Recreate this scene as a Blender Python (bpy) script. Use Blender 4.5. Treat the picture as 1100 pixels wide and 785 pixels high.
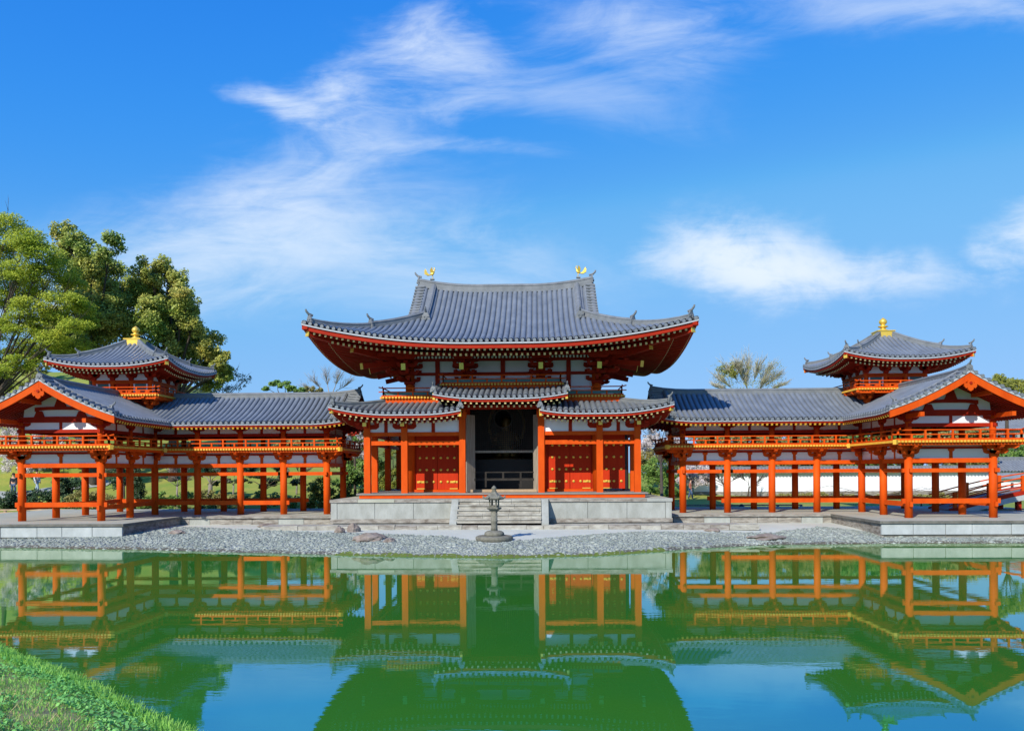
import bpy, bmesh, math, random
import numpy as np
from mathutils import Vector, Matrix
from math import sin, cos, pi, radians, sqrt, atan2
for o in list(bpy.data.objects): bpy.data.objects.remove(o)
SC = bpy.context.scene
C = SC.collection
rnd = random.Random(7)

# ------------------------------------------------------------------ camera
CAMX, CAMY, CAMZ = 1.9027, -43.4793, 3.1996
F_PX, W_PX, HOR_Y = 890.0, 1100.0, 506.4
YAW, ROLL = 0.0308, 0.0056
cam = bpy.data.cameras.new('camera'); camo = bpy.data.objects.new('camera', cam); C.objects.link(camo)
camo.location = (CAMX, CAMY, CAMZ)
camo.rotation_euler = (Matrix.Rotation(YAW, 3, 'Z') @ Matrix.Rotation(pi/2, 3, 'X') @ Matrix.Rotation(-ROLL, 3, 'Z')).to_euler()
cam.sensor_fit = 'HORIZONTAL'; cam.sensor_width = 36.0
cam.lens = 36.0 * F_PX / W_PX
cam.shift_x = -0.00058
cam.shift_y = (HOR_Y - 392.5) / W_PX
cam.clip_start = 0.1; cam.clip_end = 3000
SC.camera = camo
# ------------------------------------------------------------------ light
SUN_AZ, SUN_EL = radians(-28), radians(33.5)       # azimuth from -Y (towards viewer), negative = from the left
sd = Vector((sin(SUN_AZ)*cos(SUN_EL), -cos(SUN_AZ)*cos(SUN_EL), sin(SUN_EL)))
sun = bpy.data.lights.new('sun', 'SUN'); sun.energy = 4.6; sun.angle = radians(0.53); sun.color = (1.0, 0.93, 0.82)
suno = bpy.data.objects.new('sun', sun); C.objects.link(suno)
suno.rotation_euler = (-sd).to_track_quat('-Z', 'Y').to_euler(); suno.location = (0, 0, 60)
SC.view_settings.view_transform = 'Standard'; SC.view_settings.look = 'None'
SC.view_settings.exposure = 0.15; SC.view_settings.gamma = 1.0
SC.view_settings.use_curve_mapping = False
SC.cycles.caustics_reflective = False; SC.cycles.caustics_refractive = False; SC.cycles.max_bounces = 8

def make_world():
    w = bpy.data.worlds.new('World'); SC.world = w; w.use_nodes = True
    nt = w.node_tree; nt.nodes.clear(); N = nt.nodes; L = nt.links
    out = N.new('ShaderNodeOutputWorld'); bg = N.new('ShaderNodeBackground'); L.new(bg.outputs[0], out.inputs[0])
    sky = N.new('ShaderNodeTexSky'); sky.sky_type = 'NISHITA'; sky.sun_disc = False
    sky.sun_elevation = SUN_EL; sky.sun_rotation = atan2(sd.x, sd.y)
    sky.air_density = 1.0; sky.dust_density = 0.25; sky.ozone_density = 4.0; sky.altitude = 200
    def M(op, a, b=None, c=None, clamp=False):
        n = N.new('ShaderNodeMath'); n.operation = op; n.use_clamp = clamp
        for i, x in enumerate((a, b, c)):
            if x is None: continue
            if isinstance(x, (int, float)): n.inputs[i].default_value = x
            else: L.new(x, n.inputs[i])
        return n.outputs[0]
    tc = N.new('ShaderNodeTexCoord'); sep = N.new('ShaderNodeSeparateXYZ'); L.new(tc.outputs['Generated'], sep.inputs[0])
    yy = M('MAXIMUM', sep.outputs[1], 0.02)
    u = M('DIVIDE', sep.outputs[0], yy); v = M('DIVIDE', sep.outputs[2], yy)
    comb = N.new('ShaderNodeCombineXYZ'); L.new(u, comb.inputs[0]); L.new(v, comb.inputs[1])
    def noise(scale, detail, sx, sy, rot, dist=0.0, rough=0.55, off=0.0):
        mp = N.new('ShaderNodeMapping'); L.new(comb.outputs[0], mp.inputs[0])
        mp.inputs['Rotation'].default_value = (0, 0, rot); mp.inputs['Scale'].default_value = (sx, sy, 1)
        mp.inputs['Location'].default_value = (off, off*.7, off)
        n = N.new('ShaderNodeTexNoise'); n.inputs['Scale'].default_value = scale; n.inputs['Detail'].default_value = detail
        n.inputs['Roughness'].default_value = rough; n.inputs['Distortion'].default_value = dist
        L.new(mp.outputs[0], n.inputs['Vector']); return n.outputs[0]
    wisp = noise(7.0, 9, 1.0, 2.2, -0.6, 0.7, 0.6)
    wisp2 = noise(4.0, 9, 1.0, 3.0, 0.15, 1.2, 0.62, 3.3)
    puff = noise(9.0, 9, 1.0, 1.5, 0.0, 0.3, 0.6, 1.7)
    fib = M('SUBTRACT', noise(16.0, 8, .55, 2.6, -0.45, 1.5, .68, 7.7), 0.5)
    warp = M('SUBTRACT', noise(5.0, 4, 1, 1, 0, 0, .5, 5.1), 0.5)
    def px(x, y): return ((x - 577.6)/F_PX, (HOR_Y - y)/F_PX)
    def blob(x, y, rx, ry, rot, nz, lo, hi, amp, soft=0.75):
        cu, cv = px(x, y); a, b = rx/F_PX, ry/F_PX
        du = M('SUBTRACT', M('MULTIPLY_ADD', warp, 0.12, u), cu); dv = M('SUBTRACT', M('MULTIPLY_ADD', warp, 0.06, v), cv)
        p = M('DIVIDE', M('ADD', M('MULTIPLY', du, cos(rot)), M('MULTIPLY', dv, sin(rot))), a)
        q = M('DIVIDE', M('SUBTRACT', M('MULTIPLY', dv, cos(rot)), M('MULTIPLY', du, sin(rot))), b)
        r = M('SQRT', M('ADD', M('MULTIPLY', p, p), M('MULTIPLY', q, q)))
        mr = N.new('ShaderNodeMapRange'); mr.interpolation_type = 'SMOOTHSTEP'
        L.new(r, mr.inputs[0]); mr.inputs[1].default_value = 1.7; mr.inputs[2].default_value = 0.1
        # noise threshold loosens toward the middle of the cloud
        th = M('MULTIPLY_ADD', mr.outputs[0], 0.42, M('MULTIPLY_ADD', fib, 0.30, nz))
        m2 = N.new('ShaderNodeMapRange'); m2.interpolation_type = 'SMOOTHSTEP'
        L.new(th, m2.inputs[0]); m2.inputs[1].default_value = lo; m2.inputs[2].default_value = hi
        return M('MULTIPLY', M('MULTIPLY', m2.outputs[0], mr.outputs[0]), amp)
    bl = [blob(375, 88, 120, 40, 0.35, wisp, .62, 1.2, .72), blob(290, 110, 110, 22, -0.25, wisp, .62, 1.2, .7), blob(320, 185, 190, 60, 0.45, wisp, .50, 1.25, .72),
          blob(260, 255, 260, 60, 0.10, wisp2, .44, 1.15, .70), blob(490, 50, 85, 75, -0.5, wisp, .60, 1.2, .72),
          blob(680, 35, 130, 55, -0.1, wisp2, .55, 1.25, .66), blob(470, 155, 150, 14, -0.12, wisp2, .55, 1.2, .5),
          blob(800, 280, 120, 52, -0.05, puff, .55, .98, .92), blob(920, 297, 160, 36, -.1, puff, .54, 1.08, .75),
          blob(1095, 262, 90, 40, 0.5, puff, .60, 1.05, .85), blob(1000, 15, 270, 36, 0, wisp2, .55, 1.2, .5),
          blob(60, 320, 240, 36, 0, wisp2, .5, 1.2, .45), blob(470, 300, 220, 50, 0, wisp2, .5, 1.25, .42), blob(600, 100, 160, 40, -.2, wisp2, .55, 1.25, .4)]
    acc = bl[0]
    for b in bl[1:]: acc = M('SUBTRACT', 1.0, M('MULTIPLY', M('SUBTRACT', 1.0, acc), M('SUBTRACT', 1.0, b)))
    back = M('GREATER_THAN', sep.outputs[1], 0.05)
    acc = M('MULTIPLY', acc, back, clamp=True)
    # clear polarised blue: deepen the saturation of the physical sky
    K = 0.133
    s1 = N.new('ShaderNodeVectorMath'); s1.operation = 'SCALE'; s1.inputs['Scale'].default_value = K; L.new(sky.outputs[0], s1.inputs[0])
    cv = N.new('ShaderNodeRGBCurve'); L.new(s1.outputs[0], cv.inputs['Color'])
    for ch, pts in enumerate((((0,0),(.135,.036),(.203,.096),(.235,.15),(.36,.21),(1,.34)), ((0,0),(.246,.265),(.35,.36),(.42,.45),(.66,.50),(1,.55)), ((0,0),(.42,.80),(.70,.86),(1,.90)))):
        c = cv.mapping.curves[ch]
        for i, (x, y) in enumerate(pts):
            if i < 1: c.points[0].location = (x, y)
            elif i == len(pts)-1: c.points[-1].location = (x, y)
            else: c.points.new(x, y)
    cv.mapping.update()
    tint = N.new('ShaderNodeVectorMath'); tint.operation = 'SCALE'; tint.inputs['Scale'].default_value = 1/K; L.new(cv.outputs[0], tint.inputs[0])
    mix = N.new('ShaderNodeMix'); mix.data_type = 'RGBA'
    L.new(acc, mix.inputs[0]); L.new(tint.outputs[0], mix.inputs[6]); mix.inputs[7].default_value = (6.0, 6.7, 7.6, 1)
    L.new(mix.outputs[2], bg.inputs[0]); bg.inputs[1].default_value = 0.126
make_world()

# ------------------------------------------------------------------ materials
MATS = {}
def mat(name, col, rough=0.6, var=0.15, vscale=3.0, metal=0.0, bump=0.0, bscale=30.0, spec=0.4, col2=None, stretch=None, island=0.0, trans=0.0):
    m = bpy.data.materials.new(name); m.use_nodes = True; nt = m.node_tree; N = nt.nodes; L = nt.links
    b = N['Principled BSDF']; b.inputs['Roughness'].default_value = rough; b.inputs['Metallic'].default_value = metal
    b.inputs['Specular IOR Level'].default_value = spec
    tc = N.new('ShaderNodeTexCoord'); mp = N.new('ShaderNodeMapping'); L.new(tc.outputs['Object'], mp.inputs[0])
    if stretch: mp.inputs['Scale'].default_value = stretch
    nz = N.new('ShaderNodeTexNoise'); nz.inputs['Scale'].default_value = vscale; nz.inputs['Detail'].default_value = 6
    nz.inputs['Roughness'].default_value = 0.65
    L.new(mp.outputs[0], nz.inputs['Vector'])
    rp = N.new('ShaderNodeValToRGB'); rp.color_ramp.elements[0].position = 0.3; rp.color_ramp.elements[1].position = 0.7
    c2 = col2 if col2 else tuple(min(1, x*(1+var)) for x in col)
    c1 = col if col2 else tuple(x*(1-var) for x in col)
    rp.color_ramp.elements[0].color = (*c1, 1); rp.color_ramp.elements[1].color = (*c2, 1)
    L.new(nz.outputs[0], rp.inputs[0]); colout = rp.outputs[0]
    if island:
        g = N.new('ShaderNodeNewGeometry'); hs = N.new('ShaderNodeHueSaturation')
        mr = N.new('ShaderNodeMapRange'); L.new(g.outputs['Random Per Island'], mr.inputs[0])
        mr.inputs[3].default_value = 1-island; mr.inputs[4].default_value = 1+island
        L.new(mr.outputs[0], hs.inputs['Value']); L.new(colout, hs.inputs['Color'])
        mr2 = N.new('ShaderNodeMapRange'); L.new(g.outputs['Random Per Island'], mr2.inputs[0])
        mr2.inputs[3].default_value = 0.5+island*.05; mr2.inputs[4].default_value = 0.5-island*.05
        L.new(mr2.outputs[0], hs.inputs['Hue'])
        colout = hs.outputs[0]
    L.new(colout, b.inputs['Base Color'])
    if bump:
        n2 = N.new('ShaderNodeTexNoise'); n2.inputs['Scale'].default_value = bscale; n2.inputs['Detail'].default_value = 5
        L.new(mp.outputs[0], n2.inputs['Vector'])
        bp = N.new('ShaderNodeBump'); bp.inputs['Strength'].default_value = bump; bp.inputs['Distance'].default_value = 0.03
        L.new(n2.outputs[0], bp.inputs['Height']); L.new(bp.outputs[0], b.inputs['Normal'])
    if trans:
        tr = N.new('ShaderNodeBsdfTranslucent'); L.new(colout, tr.inputs[0])
        mx = N.new('ShaderNodeMixShader'); mx.inputs[0].default_value = trans
        L.new(b.outputs[0], mx.inputs[1]); L.new(tr.outputs[0], mx.inputs[2]); L.new(mx.outputs[0], N['Material Output'].inputs[0])
    MATS[name] = m; return m
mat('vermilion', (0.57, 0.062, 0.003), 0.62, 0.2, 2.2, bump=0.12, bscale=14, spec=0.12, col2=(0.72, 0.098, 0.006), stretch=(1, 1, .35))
mat('vermilion_dark', (0.31, 0.016, 0.005), 0.62, 0.2, 2.0, bump=0.1, bscale=12, spec=0.12, col2=(0.40, 0.026, 0.007))  # darker copy of vermilion, shade under eaves and decks put into the colour
mat('door_red', (0.48, 0.024, 0.005), 0.6, 0.12, 2.0, bump=0.1, bscale=9, stretch=(6, 6, .6), spec=0.12, col2=(0.56, 0.042, 0.007))
mat('cream_paint', (0.85, 0.66, 0.30), 0.5, 0.08, 2.0)
mat('yellow_paint', (0.74, 0.42, 0.045), 0.5, 0.1, 2.0)
mat('gold', (0.88, 0.58, 0.09), 0.35, 0.06, 5.0, metal=0.45)
mat('plaster', (0.82, 0.83, 0.86), 0.8, 0.04, 1.5, bump=0.03, bscale=40, col2=(0.88, 0.89, 0.92))
mat('tile', (0.135, 0.155, 0.178), 0.48, 0.22, 1.6, bump=0.14, bscale=14, spec=0.45, col2=(0.205, 0.232, 0.262), stretch=(1, .5, 1))
mat('tile_ridge', (0.13, 0.145, 0.155), 0.55, 0.2, 2.2, bump=0.2, bscale=14, col2=(0.22, 0.235, 0.245))
mat('tile_white', (0.40, 0.42, 0.45), 0.7, 0.06, 3.0)
mat('lattice_wood', (0.040, 0.036, 0.032), 0.85, 0.3, 3.0, spec=0.1)
mat('weathered_wood', (0.20, 0.17, 0.13), 0.8, 0.3, 3.0, bump=0.3, bscale=10, stretch=(6, 6, .5), col2=(0.42, 0.37, 0.30))
mat('deck_wood', (0.24, 0.22, 0.20), 0.75, 0.2, 3.0, bump=0.1, bscale=10, stretch=(.6, 6, 6))
mat('tan_wood', (0.42, 0.30, 0.18), 0.7, 0.2, 3.0)
mat('recess_black', (0.008, 0.007, 0.007), 0.6, 0.3, 3.0)  # near black, the darkness of the interior is put into the colour
mat('teal_paint', (0.06, 0.16, 0.15), 0.6, 0.15, 4.0)
mat('stone_light', (0.27, 0.28, 0.25), 0.88, 0.12, 1.6, bump=0.25, bscale=25, col2=(0.42, 0.44, 0.41), stretch=(1, 1, .5))
mat('stone_white', (0.34, 0.375, 0.37), 0.85, 0.1, 1.4, bump=0.15, bscale=20, col2=(0.50, 0.54, 0.54), stretch=(1, 1, .6))
mat('stone_worn', (0.12, 0.095, 0.075), 0.9, 0.3, 2.6, bump=0.45, bscale=18, col2=(0.44, 0.42, 0.37), stretch=(.8, 1, 3))
mat('stone_top', (0.35, 0.36, 0.28), 0.9, 0.1, 0.8, bump=0.15, bscale=22, col2=(0.46, 0.46, 0.38))
mat('stone_dark', (0.10, 0.10, 0.085), 0.9, 0.3, 2.0, bump=0.3, bscale=12, col2=(0.20, 0.195, 0.17))
mat('lantern_stone', (0.12, 0.115, 0.09), 0.9, 0.2, 6.0, bump=0.5, bscale=30, col2=(0.24, 0.235, 0.19))
mat('rock', (0.17, 0.135, 0.11), 0.9, 0.3, 3.0, bump=0.7, bscale=9, col2=(0.33, 0.28, 0.24))
mat('sand', (0.50, 0.525, 0.46), 0.95, 0.05, 0.6, bump=0.2, bscale=60, col2=(0.60, 0.625, 0.55))
mat('stone_step', (0.22, 0.20, 0.165), 0.9, 0.3, 2.2, bump=0.4, bscale=18, col2=(0.50, 0.49, 0.43), stretch=(.8, 1, 2))
mat('twig_pale', (0.48, 0.45, 0.33), 0.9, 0.2, 2.0)
mat('pebble', (0.21, 0.245, 0.215), 0.8, 0.3, 0.5, island=0.34, col2=(0.35, 0.38, 0.335))
mat('gravel_bed', (0.19, 0.21, 0.20), 0.9, 0.2, 9.0, bump=0.5, bscale=26, col2=(0.32, 0.35, 0.335))
mat('lawn', (0.15, 0.26, 0.032), 0.95, 0.2, 0.45, bump=1.0, bscale=4, col2=(0.36, 0.33, 0.06))
mat('bank_soil', (0.185, 0.252, 0.059), 0.95, 0.2, 0.6, bump=0.5, bscale=12, col2=(0.336, 0.286, 0.134))
mat('grass_blade', (0.215, 0.527, 0.069), 0.6, 0.2, 0.7, island=0.3, col2=(0.332, 0.643, 0.137), trans=0.3)
mat('clover', (0.142, 0.424, 0.091), 0.6, 0.2, 0.9, island=0.3, col2=(0.263, 0.605, 0.161), trans=0.25)
mat('dry_grass', (0.478, 0.404, 0.194), 0.8, 0.2, 1.0, island=0.3, trans=0.2)
mat('silt', (0.09, 0.085, 0.06), 0.5, 0.3, 4.0, bump=.3, bscale=20, col2=(0.15, 0.14, 0.10))
mat('algae', (0.16, 0.22, 0.03), 0.8, 0.3, 3.0, col2=(0.10, 0.13, 0.02))
mat('bark', (0.07, 0.055, 0.04), 0.95, 0.3, 3.0, bump=0.6, bscale=8, stretch=(3, 3, .6))
mat('bark_pale', (0.24, 0.21, 0.18), 0.95, 0.2, 3.0, bump=0.4, bscale=8)
mat('leaf_camphor', (0.12, 0.30, 0.04), 0.55, 0.2, 0.22, island=0.5, col2=(0.60, 0.52, 0.12), trans=0.3)
mat('leaf_maple', (0.27, 0.38, 0.025), 0.6, 0.2, 0.3, island=0.35, col2=(0.50, 0.54, 0.06), trans=0.4)
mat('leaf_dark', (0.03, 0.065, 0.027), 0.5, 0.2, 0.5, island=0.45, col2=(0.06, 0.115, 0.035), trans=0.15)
mat('leaf_shrub', (0.098, 0.224, 0.042), 0.6, 0.2, 0.8, island=0.4, col2=(0.224, 0.350, 0.070), trans=0.25)
mat('leaf_spring', (0.26, 0.30, 0.04), 0.6, 0.2, 0.5, island=0.3, col2=(0.32, 0.33, 0.07), trans=0.4)
mat('leaf_silver', (0.20, 0.25, 0.16), 0.6, 0.2, 0.8, island=0.3, col2=(0.33, 0.37, 0.28), trans=0.3)
mat('leaf_olive', (0.260, 0.247, 0.065), 0.7, 0.2, 0.6, island=0.3, col2=(0.364, 0.325, 0.117), trans=0.3)
mat('blossom', (0.62, 0.55, 0.55), 0.7, 0.1, 1.0, island=0.25, trans=0.3, col2=(0.72, 0.68, 0.66))
mat('leaf_red', (0.50, 0.06, 0.02), 0.6, 0.2, 1.0, island=0.3, trans=0.3)
mat('twig', (0.34, 0.29, 0.23), 0.9, 0.2, 2.0)
mat('cap_tile', (0.20, 0.22, 0.24), 0.6, 0.2, 2.0, bump=.2, bscale=10)
mat('grey_wall', (0.22, 0.24, 0.27), 0.8, 0.1, 1.0)
mat('window_glass', (0.03, 0.04, 0.05), 0.1, 0.1, 1.0, spec=0.6)
mat('lamp_black', (0.02, 0.02, 0.022), 0.4, 0.1, 1.0)
mat('skin', (0.55, 0.33, 0.23), 0.6, 0.05, 3.0)
mat('hair', (0.015, 0.012, 0.01), 0.5, 0.1, 5.0)
mat('cloth_navy', (0.02, 0.022, 0.035), 0.9, 0.15, 8.0)
mat('cloth_denim', (0.07, 0.12, 0.22), 0.9, 0.15, 8.0)
mat('cloth_paledenim', (0.30, 0.40, 0.52), 0.9, 0.1, 8.0)
mat('cloth_white', (0.65, 0.65, 0.66), 0.9, 0.08, 8.0)
mat('cloth_rust', (0.42, 0.13, 0.08), 0.9, 0.1, 8.0)
mat('buddha_gold', (0.24, 0.15, 0.05), 0.5, 0.3, 3.0, metal=0.5)  # gold darkened, dimness inside the hall put into the colour
def water_mat():
    m = bpy.data.materials.new('pond_water'); m.use_nodes = True; nt = m.node_tree; N = nt.nodes; L = nt.links; N.remove(N['Principled BSDF'])
    out = N['Material Output']
    tc = N.new('ShaderNodeTexCoord'); mp = N.new('ShaderNodeMapping'); mp.inputs['Scale'].default_value = (0.55, 1.6, 1)
    L.new(tc.outputs['Object'], mp.inputs[0])
    n1 = N.new('ShaderNodeTexNoise'); n1.inputs['Scale'].default_value = 2.2; n1.inputs['Detail'].default_value = 4
    n2 = N.new('ShaderNodeTexNoise'); n2.inputs['Scale'].default_value = 0.18; n2.inputs['Detail'].default_value = 2
    L.new(mp.outputs[0], n1.inputs['Vector']); L.new(tc.outputs['Object'], n2.inputs['Vector'])
    mr = N.new('ShaderNodeMapRange'); L.new(n2.outputs[0], mr.inputs[0]); mr.inputs[1].default_value = .45; mr.inputs[2].default_value = .65
    mr.inputs[3].default_value = 0.008; mr.inputs[4].default_value = 0.035
    bp = N.new('ShaderNodeBump'); bp.inputs['Distance'].default_value = 0.05; L.new(mr.outputs[0], bp.inputs['Strength']); L.new(n1.outputs[0], bp.inputs['Height'])
    df = N.new('ShaderNodeBsdfDiffuse'); df.inputs[0].default_value = (0.055, 0.30, 0.032, 1)
    n4 = N.new('ShaderNodeTexNoise'); n4.inputs['Scale'].default_value = 0.35; n4.inputs['Detail'].default_value = 5; L.new(tc.outputs['Object'], n4.inputs['Vector'])
    mk = N.new('ShaderNodeMix'); mk.data_type = 'RGBA'; L.new(n4.outputs[0], mk.inputs[0]); mk.inputs[6].default_value = (.032, .27, .045, 1); mk.inputs[7].default_value = (.080, .31, .025, 1); L.new(mk.outputs[2], df.inputs[0])
    gl = N.new('ShaderNodeBsdfGlossy'); gl.inputs[0].default_value = (0.86, 0.96, 0.96, 1); gl.inputs['Roughness'].default_value = 0.0
    L.new(bp.outputs[0], gl.inputs['Normal'])
    lw = N.new('ShaderNodeLayerWeight'); lw.inputs[0].default_value = 0.5
    m2 = N.new('ShaderNodeMapRange'); L.new(lw.outputs['Facing'], m2.inputs[0]); m2.inputs[1].default_value = 0.6; m2.inputs[2].default_value = 1.0
    m2.inputs[3].default_value = 0.42; m2.inputs[4].default_value = 0.78
    m3 = N.new('ShaderNodeMapRange'); L.new(lw.outputs['Facing'], m3.inputs[0]); m3.inputs[1].default_value = .74; m3.inputs[2].default_value = .92
    tm = N.new('ShaderNodeMix'); tm.data_type = 'RGBA'; L.new(m3.outputs[0], tm.inputs[0]); tm.inputs[6].default_value = (.04, .33, 1.0, 1); tm.inputs[7].default_value = (.93, .93, .80, 1); L.new(tm.outputs[2], gl.inputs[0])
    mx = N.new('ShaderNodeMixShader'); L.new(m2.outputs[0], mx.inputs[0]); L.new(df.outputs[0], mx.inputs[1]); L.new(gl.outputs[0], mx.inputs[2])
    L.new(mx.outputs[0], out.inputs[0]); MATS['water'] = m
water_mat()

# ------------------------------------------------------------------ helpers
ORG = {}
class MB:
    def __init__(s): s.v = []; s.f = []
    def add(s, vs, fs):
        b = len(s.v); s.v += [tuple(p) for p in vs]; s.f += [tuple(i+b for i in f) for f in fs]
    def box(s, x0, x1, y0, y1, z0, z1):
        if x0 > x1: x0, x1 = x1, x0
        if y0 > y1: y0, y1 = y1, y0
        if z0 > z1: z0, z1 = z1, z0
        s.add([(x0,y0,z0),(x1,y0,z0),(x1,y1,z0),(x0,y1,z0),(x0,y0,z1),(x1,y0,z1),(x1,y1,z1),(x0,y1,z1)],
              [(0,3,2,1),(4,5,6,7),(0,1,5,4),(1,2,6,5),(2,3,7,6),(3,0,4,7)]); return s
    def frustum(s, cx, cy, z0, z1, a0, b0, a1, b1):
        s.add([(cx-a0,cy-b0,z0),(cx+a0,cy-b0,z0),(cx+a0,cy+b0,z0),(cx-a0,cy+b0,z0),(cx-a1,cy-b1,z1),(cx+a1,cy-b1,z1),(cx+a1,cy+b1,z1),(cx-a1,cy+b1,z1)],
              [(0,3,2,1),(4,5,6,7),(0,1,5,4),(1,2,6,5),(2,3,7,6),(3,0,4,7)]); return s
    def bar(s, p, q, w, h, up=(0,0,1)):
        p = Vector(p); q = Vector(q); d = (q-p).normalized(); up = Vector(up)
        r = d.cross(up)
        if r.length < 1e-4: r = d.cross(Vector((0,1,0)))
        r.normalize(); u = r.cross(d)
        vs = []
        for c in (p, q):
            for a, b in ((-1,-1),(1,-1),(1,1),(-1,1)): vs.append(c + r*(a*w/2) + u*(b*h/2))
        s.add(vs, [(0,1,2,3),(7,6,5,4),(0,4,5,1),(1,5,6,2),(2,6,7,3),(3,7,4,0)]); return s
    def tube(s, pts, rad, n=8):
        pts = [Vector(p) for p in pts]; k = len(pts); base = len(s.v)
        if isinstance(rad, (int, float)): rad = [rad]*k
        for i, p in enumerate(pts):
            d = (pts[min(i+1,k-1)] - pts[max(i-1,0)]).normalized()
            a = d.cross(Vector((0,0,1)))
            if a.length < 1e-3: a = d.cross(Vector((0,1,0)))
            a.normalize(); b = d.cross(a)
            for j in range(n):
                t = 2*pi*j/n; s.v.append(tuple(p + a*(cos(t)*rad[i]) + b*(sin(t)*rad[i])))
        for i in range(k-1):
            for j in range(n):
                s.f.append((base+i*n+j, base+i*n+(j+1)%n, base+(i+1)*n+(j+1)%n, base+(i+1)*n+j))
        s.f.append(tuple(base+j for j in range(n))[::-1]); s.f.append(tuple(base+(k-1)*n+j for j in range(n))); return s
    def lathe(s, cx, cy, prof, n=20):
        b = len(s.v)
        for r, z in prof:
            for j in range(n): s.v.append((cx+r*cos(2*pi*j/n), cy+r*sin(2*pi*j/n), z))
        for i in range(len(prof)-1):
            for j in range(n): s.f.append((b+i*n+j, b+i*n+(j+1)%n, b+(i+1)*n+(j+1)%n, b+(i+1)*n+j))
        s.f.append(tuple(b+j for j in range(n))[::-1]); s.f.append(tuple(b+(len(prof)-1)*n+j for j in range(n))); return s
    def prism(s, poly, fn, a0, a1):
        """poly 2-D; fn(p, q, a) -> xyz"""
        n = len(poly); b = len(s.v)
        for a in (a0, a1):
            for p, q in poly: s.v.append(tuple(fn(p, q, a)))
        s.f.append(tuple(b+i for i in range(n))); s.f.append(tuple(b+n+i for i in range(n))[::-1])
        for i in range(n): s.f.append((b+i, b+n+i, b+n+(i+1)%n, b+(i+1)%n)); 
        return s
    def grid(s, P):
        """P[i][j] points"""
        b = len(s.v); n = len(P); m = len(P[0])
        for row in P: s.v += [tuple(p) for p in row]
        for i in range(n-1):
            for j in range(m-1): s.f.append((b+i*m+j, b+i*m+j+1, b+(i+1)*m+j+1, b+(i+1)*m+j))
        return s
    def sweep(s, secs):
        """closed cross-sections joined, capped"""
        b = len(s.v); n = len(secs[0]); k = len(secs)
        for sec in secs: s.v += [tuple(p) for p in sec]
        for i in range(k-1):
            for j in range(n): s.f.append((b+i*n+j, b+i*n+(j+1)%n, b+(i+1)*n+(j+1)%n, b+(i+1)*n+j))
        s.f.append(tuple(b+j for j in range(n))[::-1]); s.f.append(tuple(b+(k-1)*n+j for j in range(n))); return s
    def build(s, name, m, parent=None, smooth=False, org=None):
        if not s.v: return None
        o0 = ORG.get(parent.name, Vector((0,0,0))) if parent else Vector(org or (0,0,0))
        me = bpy.data.meshes.new(name)
        me.from_pydata([(x-o0.x, y-o0.y, z-o0.z) for x, y, z in s.v], [], s.f)
        me.materials.append(MATS[m] if isinstance(m, str) else m)
        if smooth: me.polygons.foreach_set('use_smooth', [True]*len(me.polygons))
        me.update()
        ob = bpy.data.objects.new(name, me); C.objects.link(ob)
        if parent: ob.parent = parent
        else: ob.location = o0
        ORG[ob.name] = o0; return ob
def two_tone(a, b, parent, tip='cream_paint'):
    n = len(a.f); a.add(b.v, b.f); o = a.build('rafter_slats', 'vermilion_dark', parent); o.data.materials.append(MATS[tip])
    for p in o.data.polygons[n:]: p.material_index = 1
def thing(name, label, cat, loc, group=None):
    o = bpy.data.objects.new(name, None); C.objects.link(o); o.location = loc; o.empty_display_size = .3
    o['label'] = label; o['category'] = cat
    if group: o['group'] = group
    ORG[o.name] = Vector(loc); return o
def tag(o, label, cat, group=None):
    o['label'] = label; o['category'] = cat
    if group: o['group'] = group
    return o
def struct(o, kind='structure'): o['kind'] = kind; return o
def fast_mesh(name, verts, faces_n, m, parent=None, org=(0,0,0)):
    """verts (N,3) numpy, consecutive groups of faces_n vertices make one face"""
    o0 = ORG.get(parent.name) if parent else Vector(org)
    verts = np.asarray(verts, dtype=np.float32) - np.array(o0, dtype=np.float32)
    nf = len(verts)//faces_n; me = bpy.data.meshes.new(name)
    me.vertices.add(len(verts)); me.vertices.foreach_set('co', verts.ravel())
    me.loops.add(len(verts)); me.loops.foreach_set('vertex_index', np.arange(len(verts), dtype=np.int32))
    me.polygons.add(nf); me.polygons.foreach_set('loop_start', np.arange(0, len(verts), faces_n, dtype=np.int32))
    me.update(calc_edges=True); me.materials.append(MATS[m])
    o = bpy.data.objects.new(name, me); C.objects.link(o)
    if parent: o.parent = parent
    else: o.location = o0
    ORG[o.name] = Vector(o0); return o
def sstep(x): x = max(0, min(1, x)); return x*x*(3-2*x)

# ------------------------------------------------------------------ terrain
SHN = [(-400,-7.6),(-30,-7.7),(-20.8,-7.94),(-14.9,-8.97),(-8.4,-10.74),(-3.4,-11.95),(.6,-12.6),(4.1,-11.8),(8.9,-8.84),(12.1,-7.4),(14.9,-7.3),(17.6,-7.0),(20.9,-7.1),(400,-7.3)]
SHS = [(-400,0),(-60,-6),(-30,-13),(-14,-22.5),(-8.46,-28.2),(-2.3,-33.6),(0,-35.6),(4,-37),(400,-40)]
SAND = [(-400,-6.2),(-20,-6.2),(-17.2,-4.5),(-16.4,-1.4),(-13.2,-2.96),(-8.9,-5),(-5.15,-6.3),(-2.07,-7.7),(0.05,-10.2),(2.4,-8.2),(6.3,-5.4),(9.7,-5.2),(12.76,-4.8),(15.9,-2.4),(17.2,-4.5),(20,-6.2),(400,-6.2)]
def lerp(tab, x):
    return float(np.interp(x, [a for a, b in tab], [b for a, b in tab]))
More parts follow.
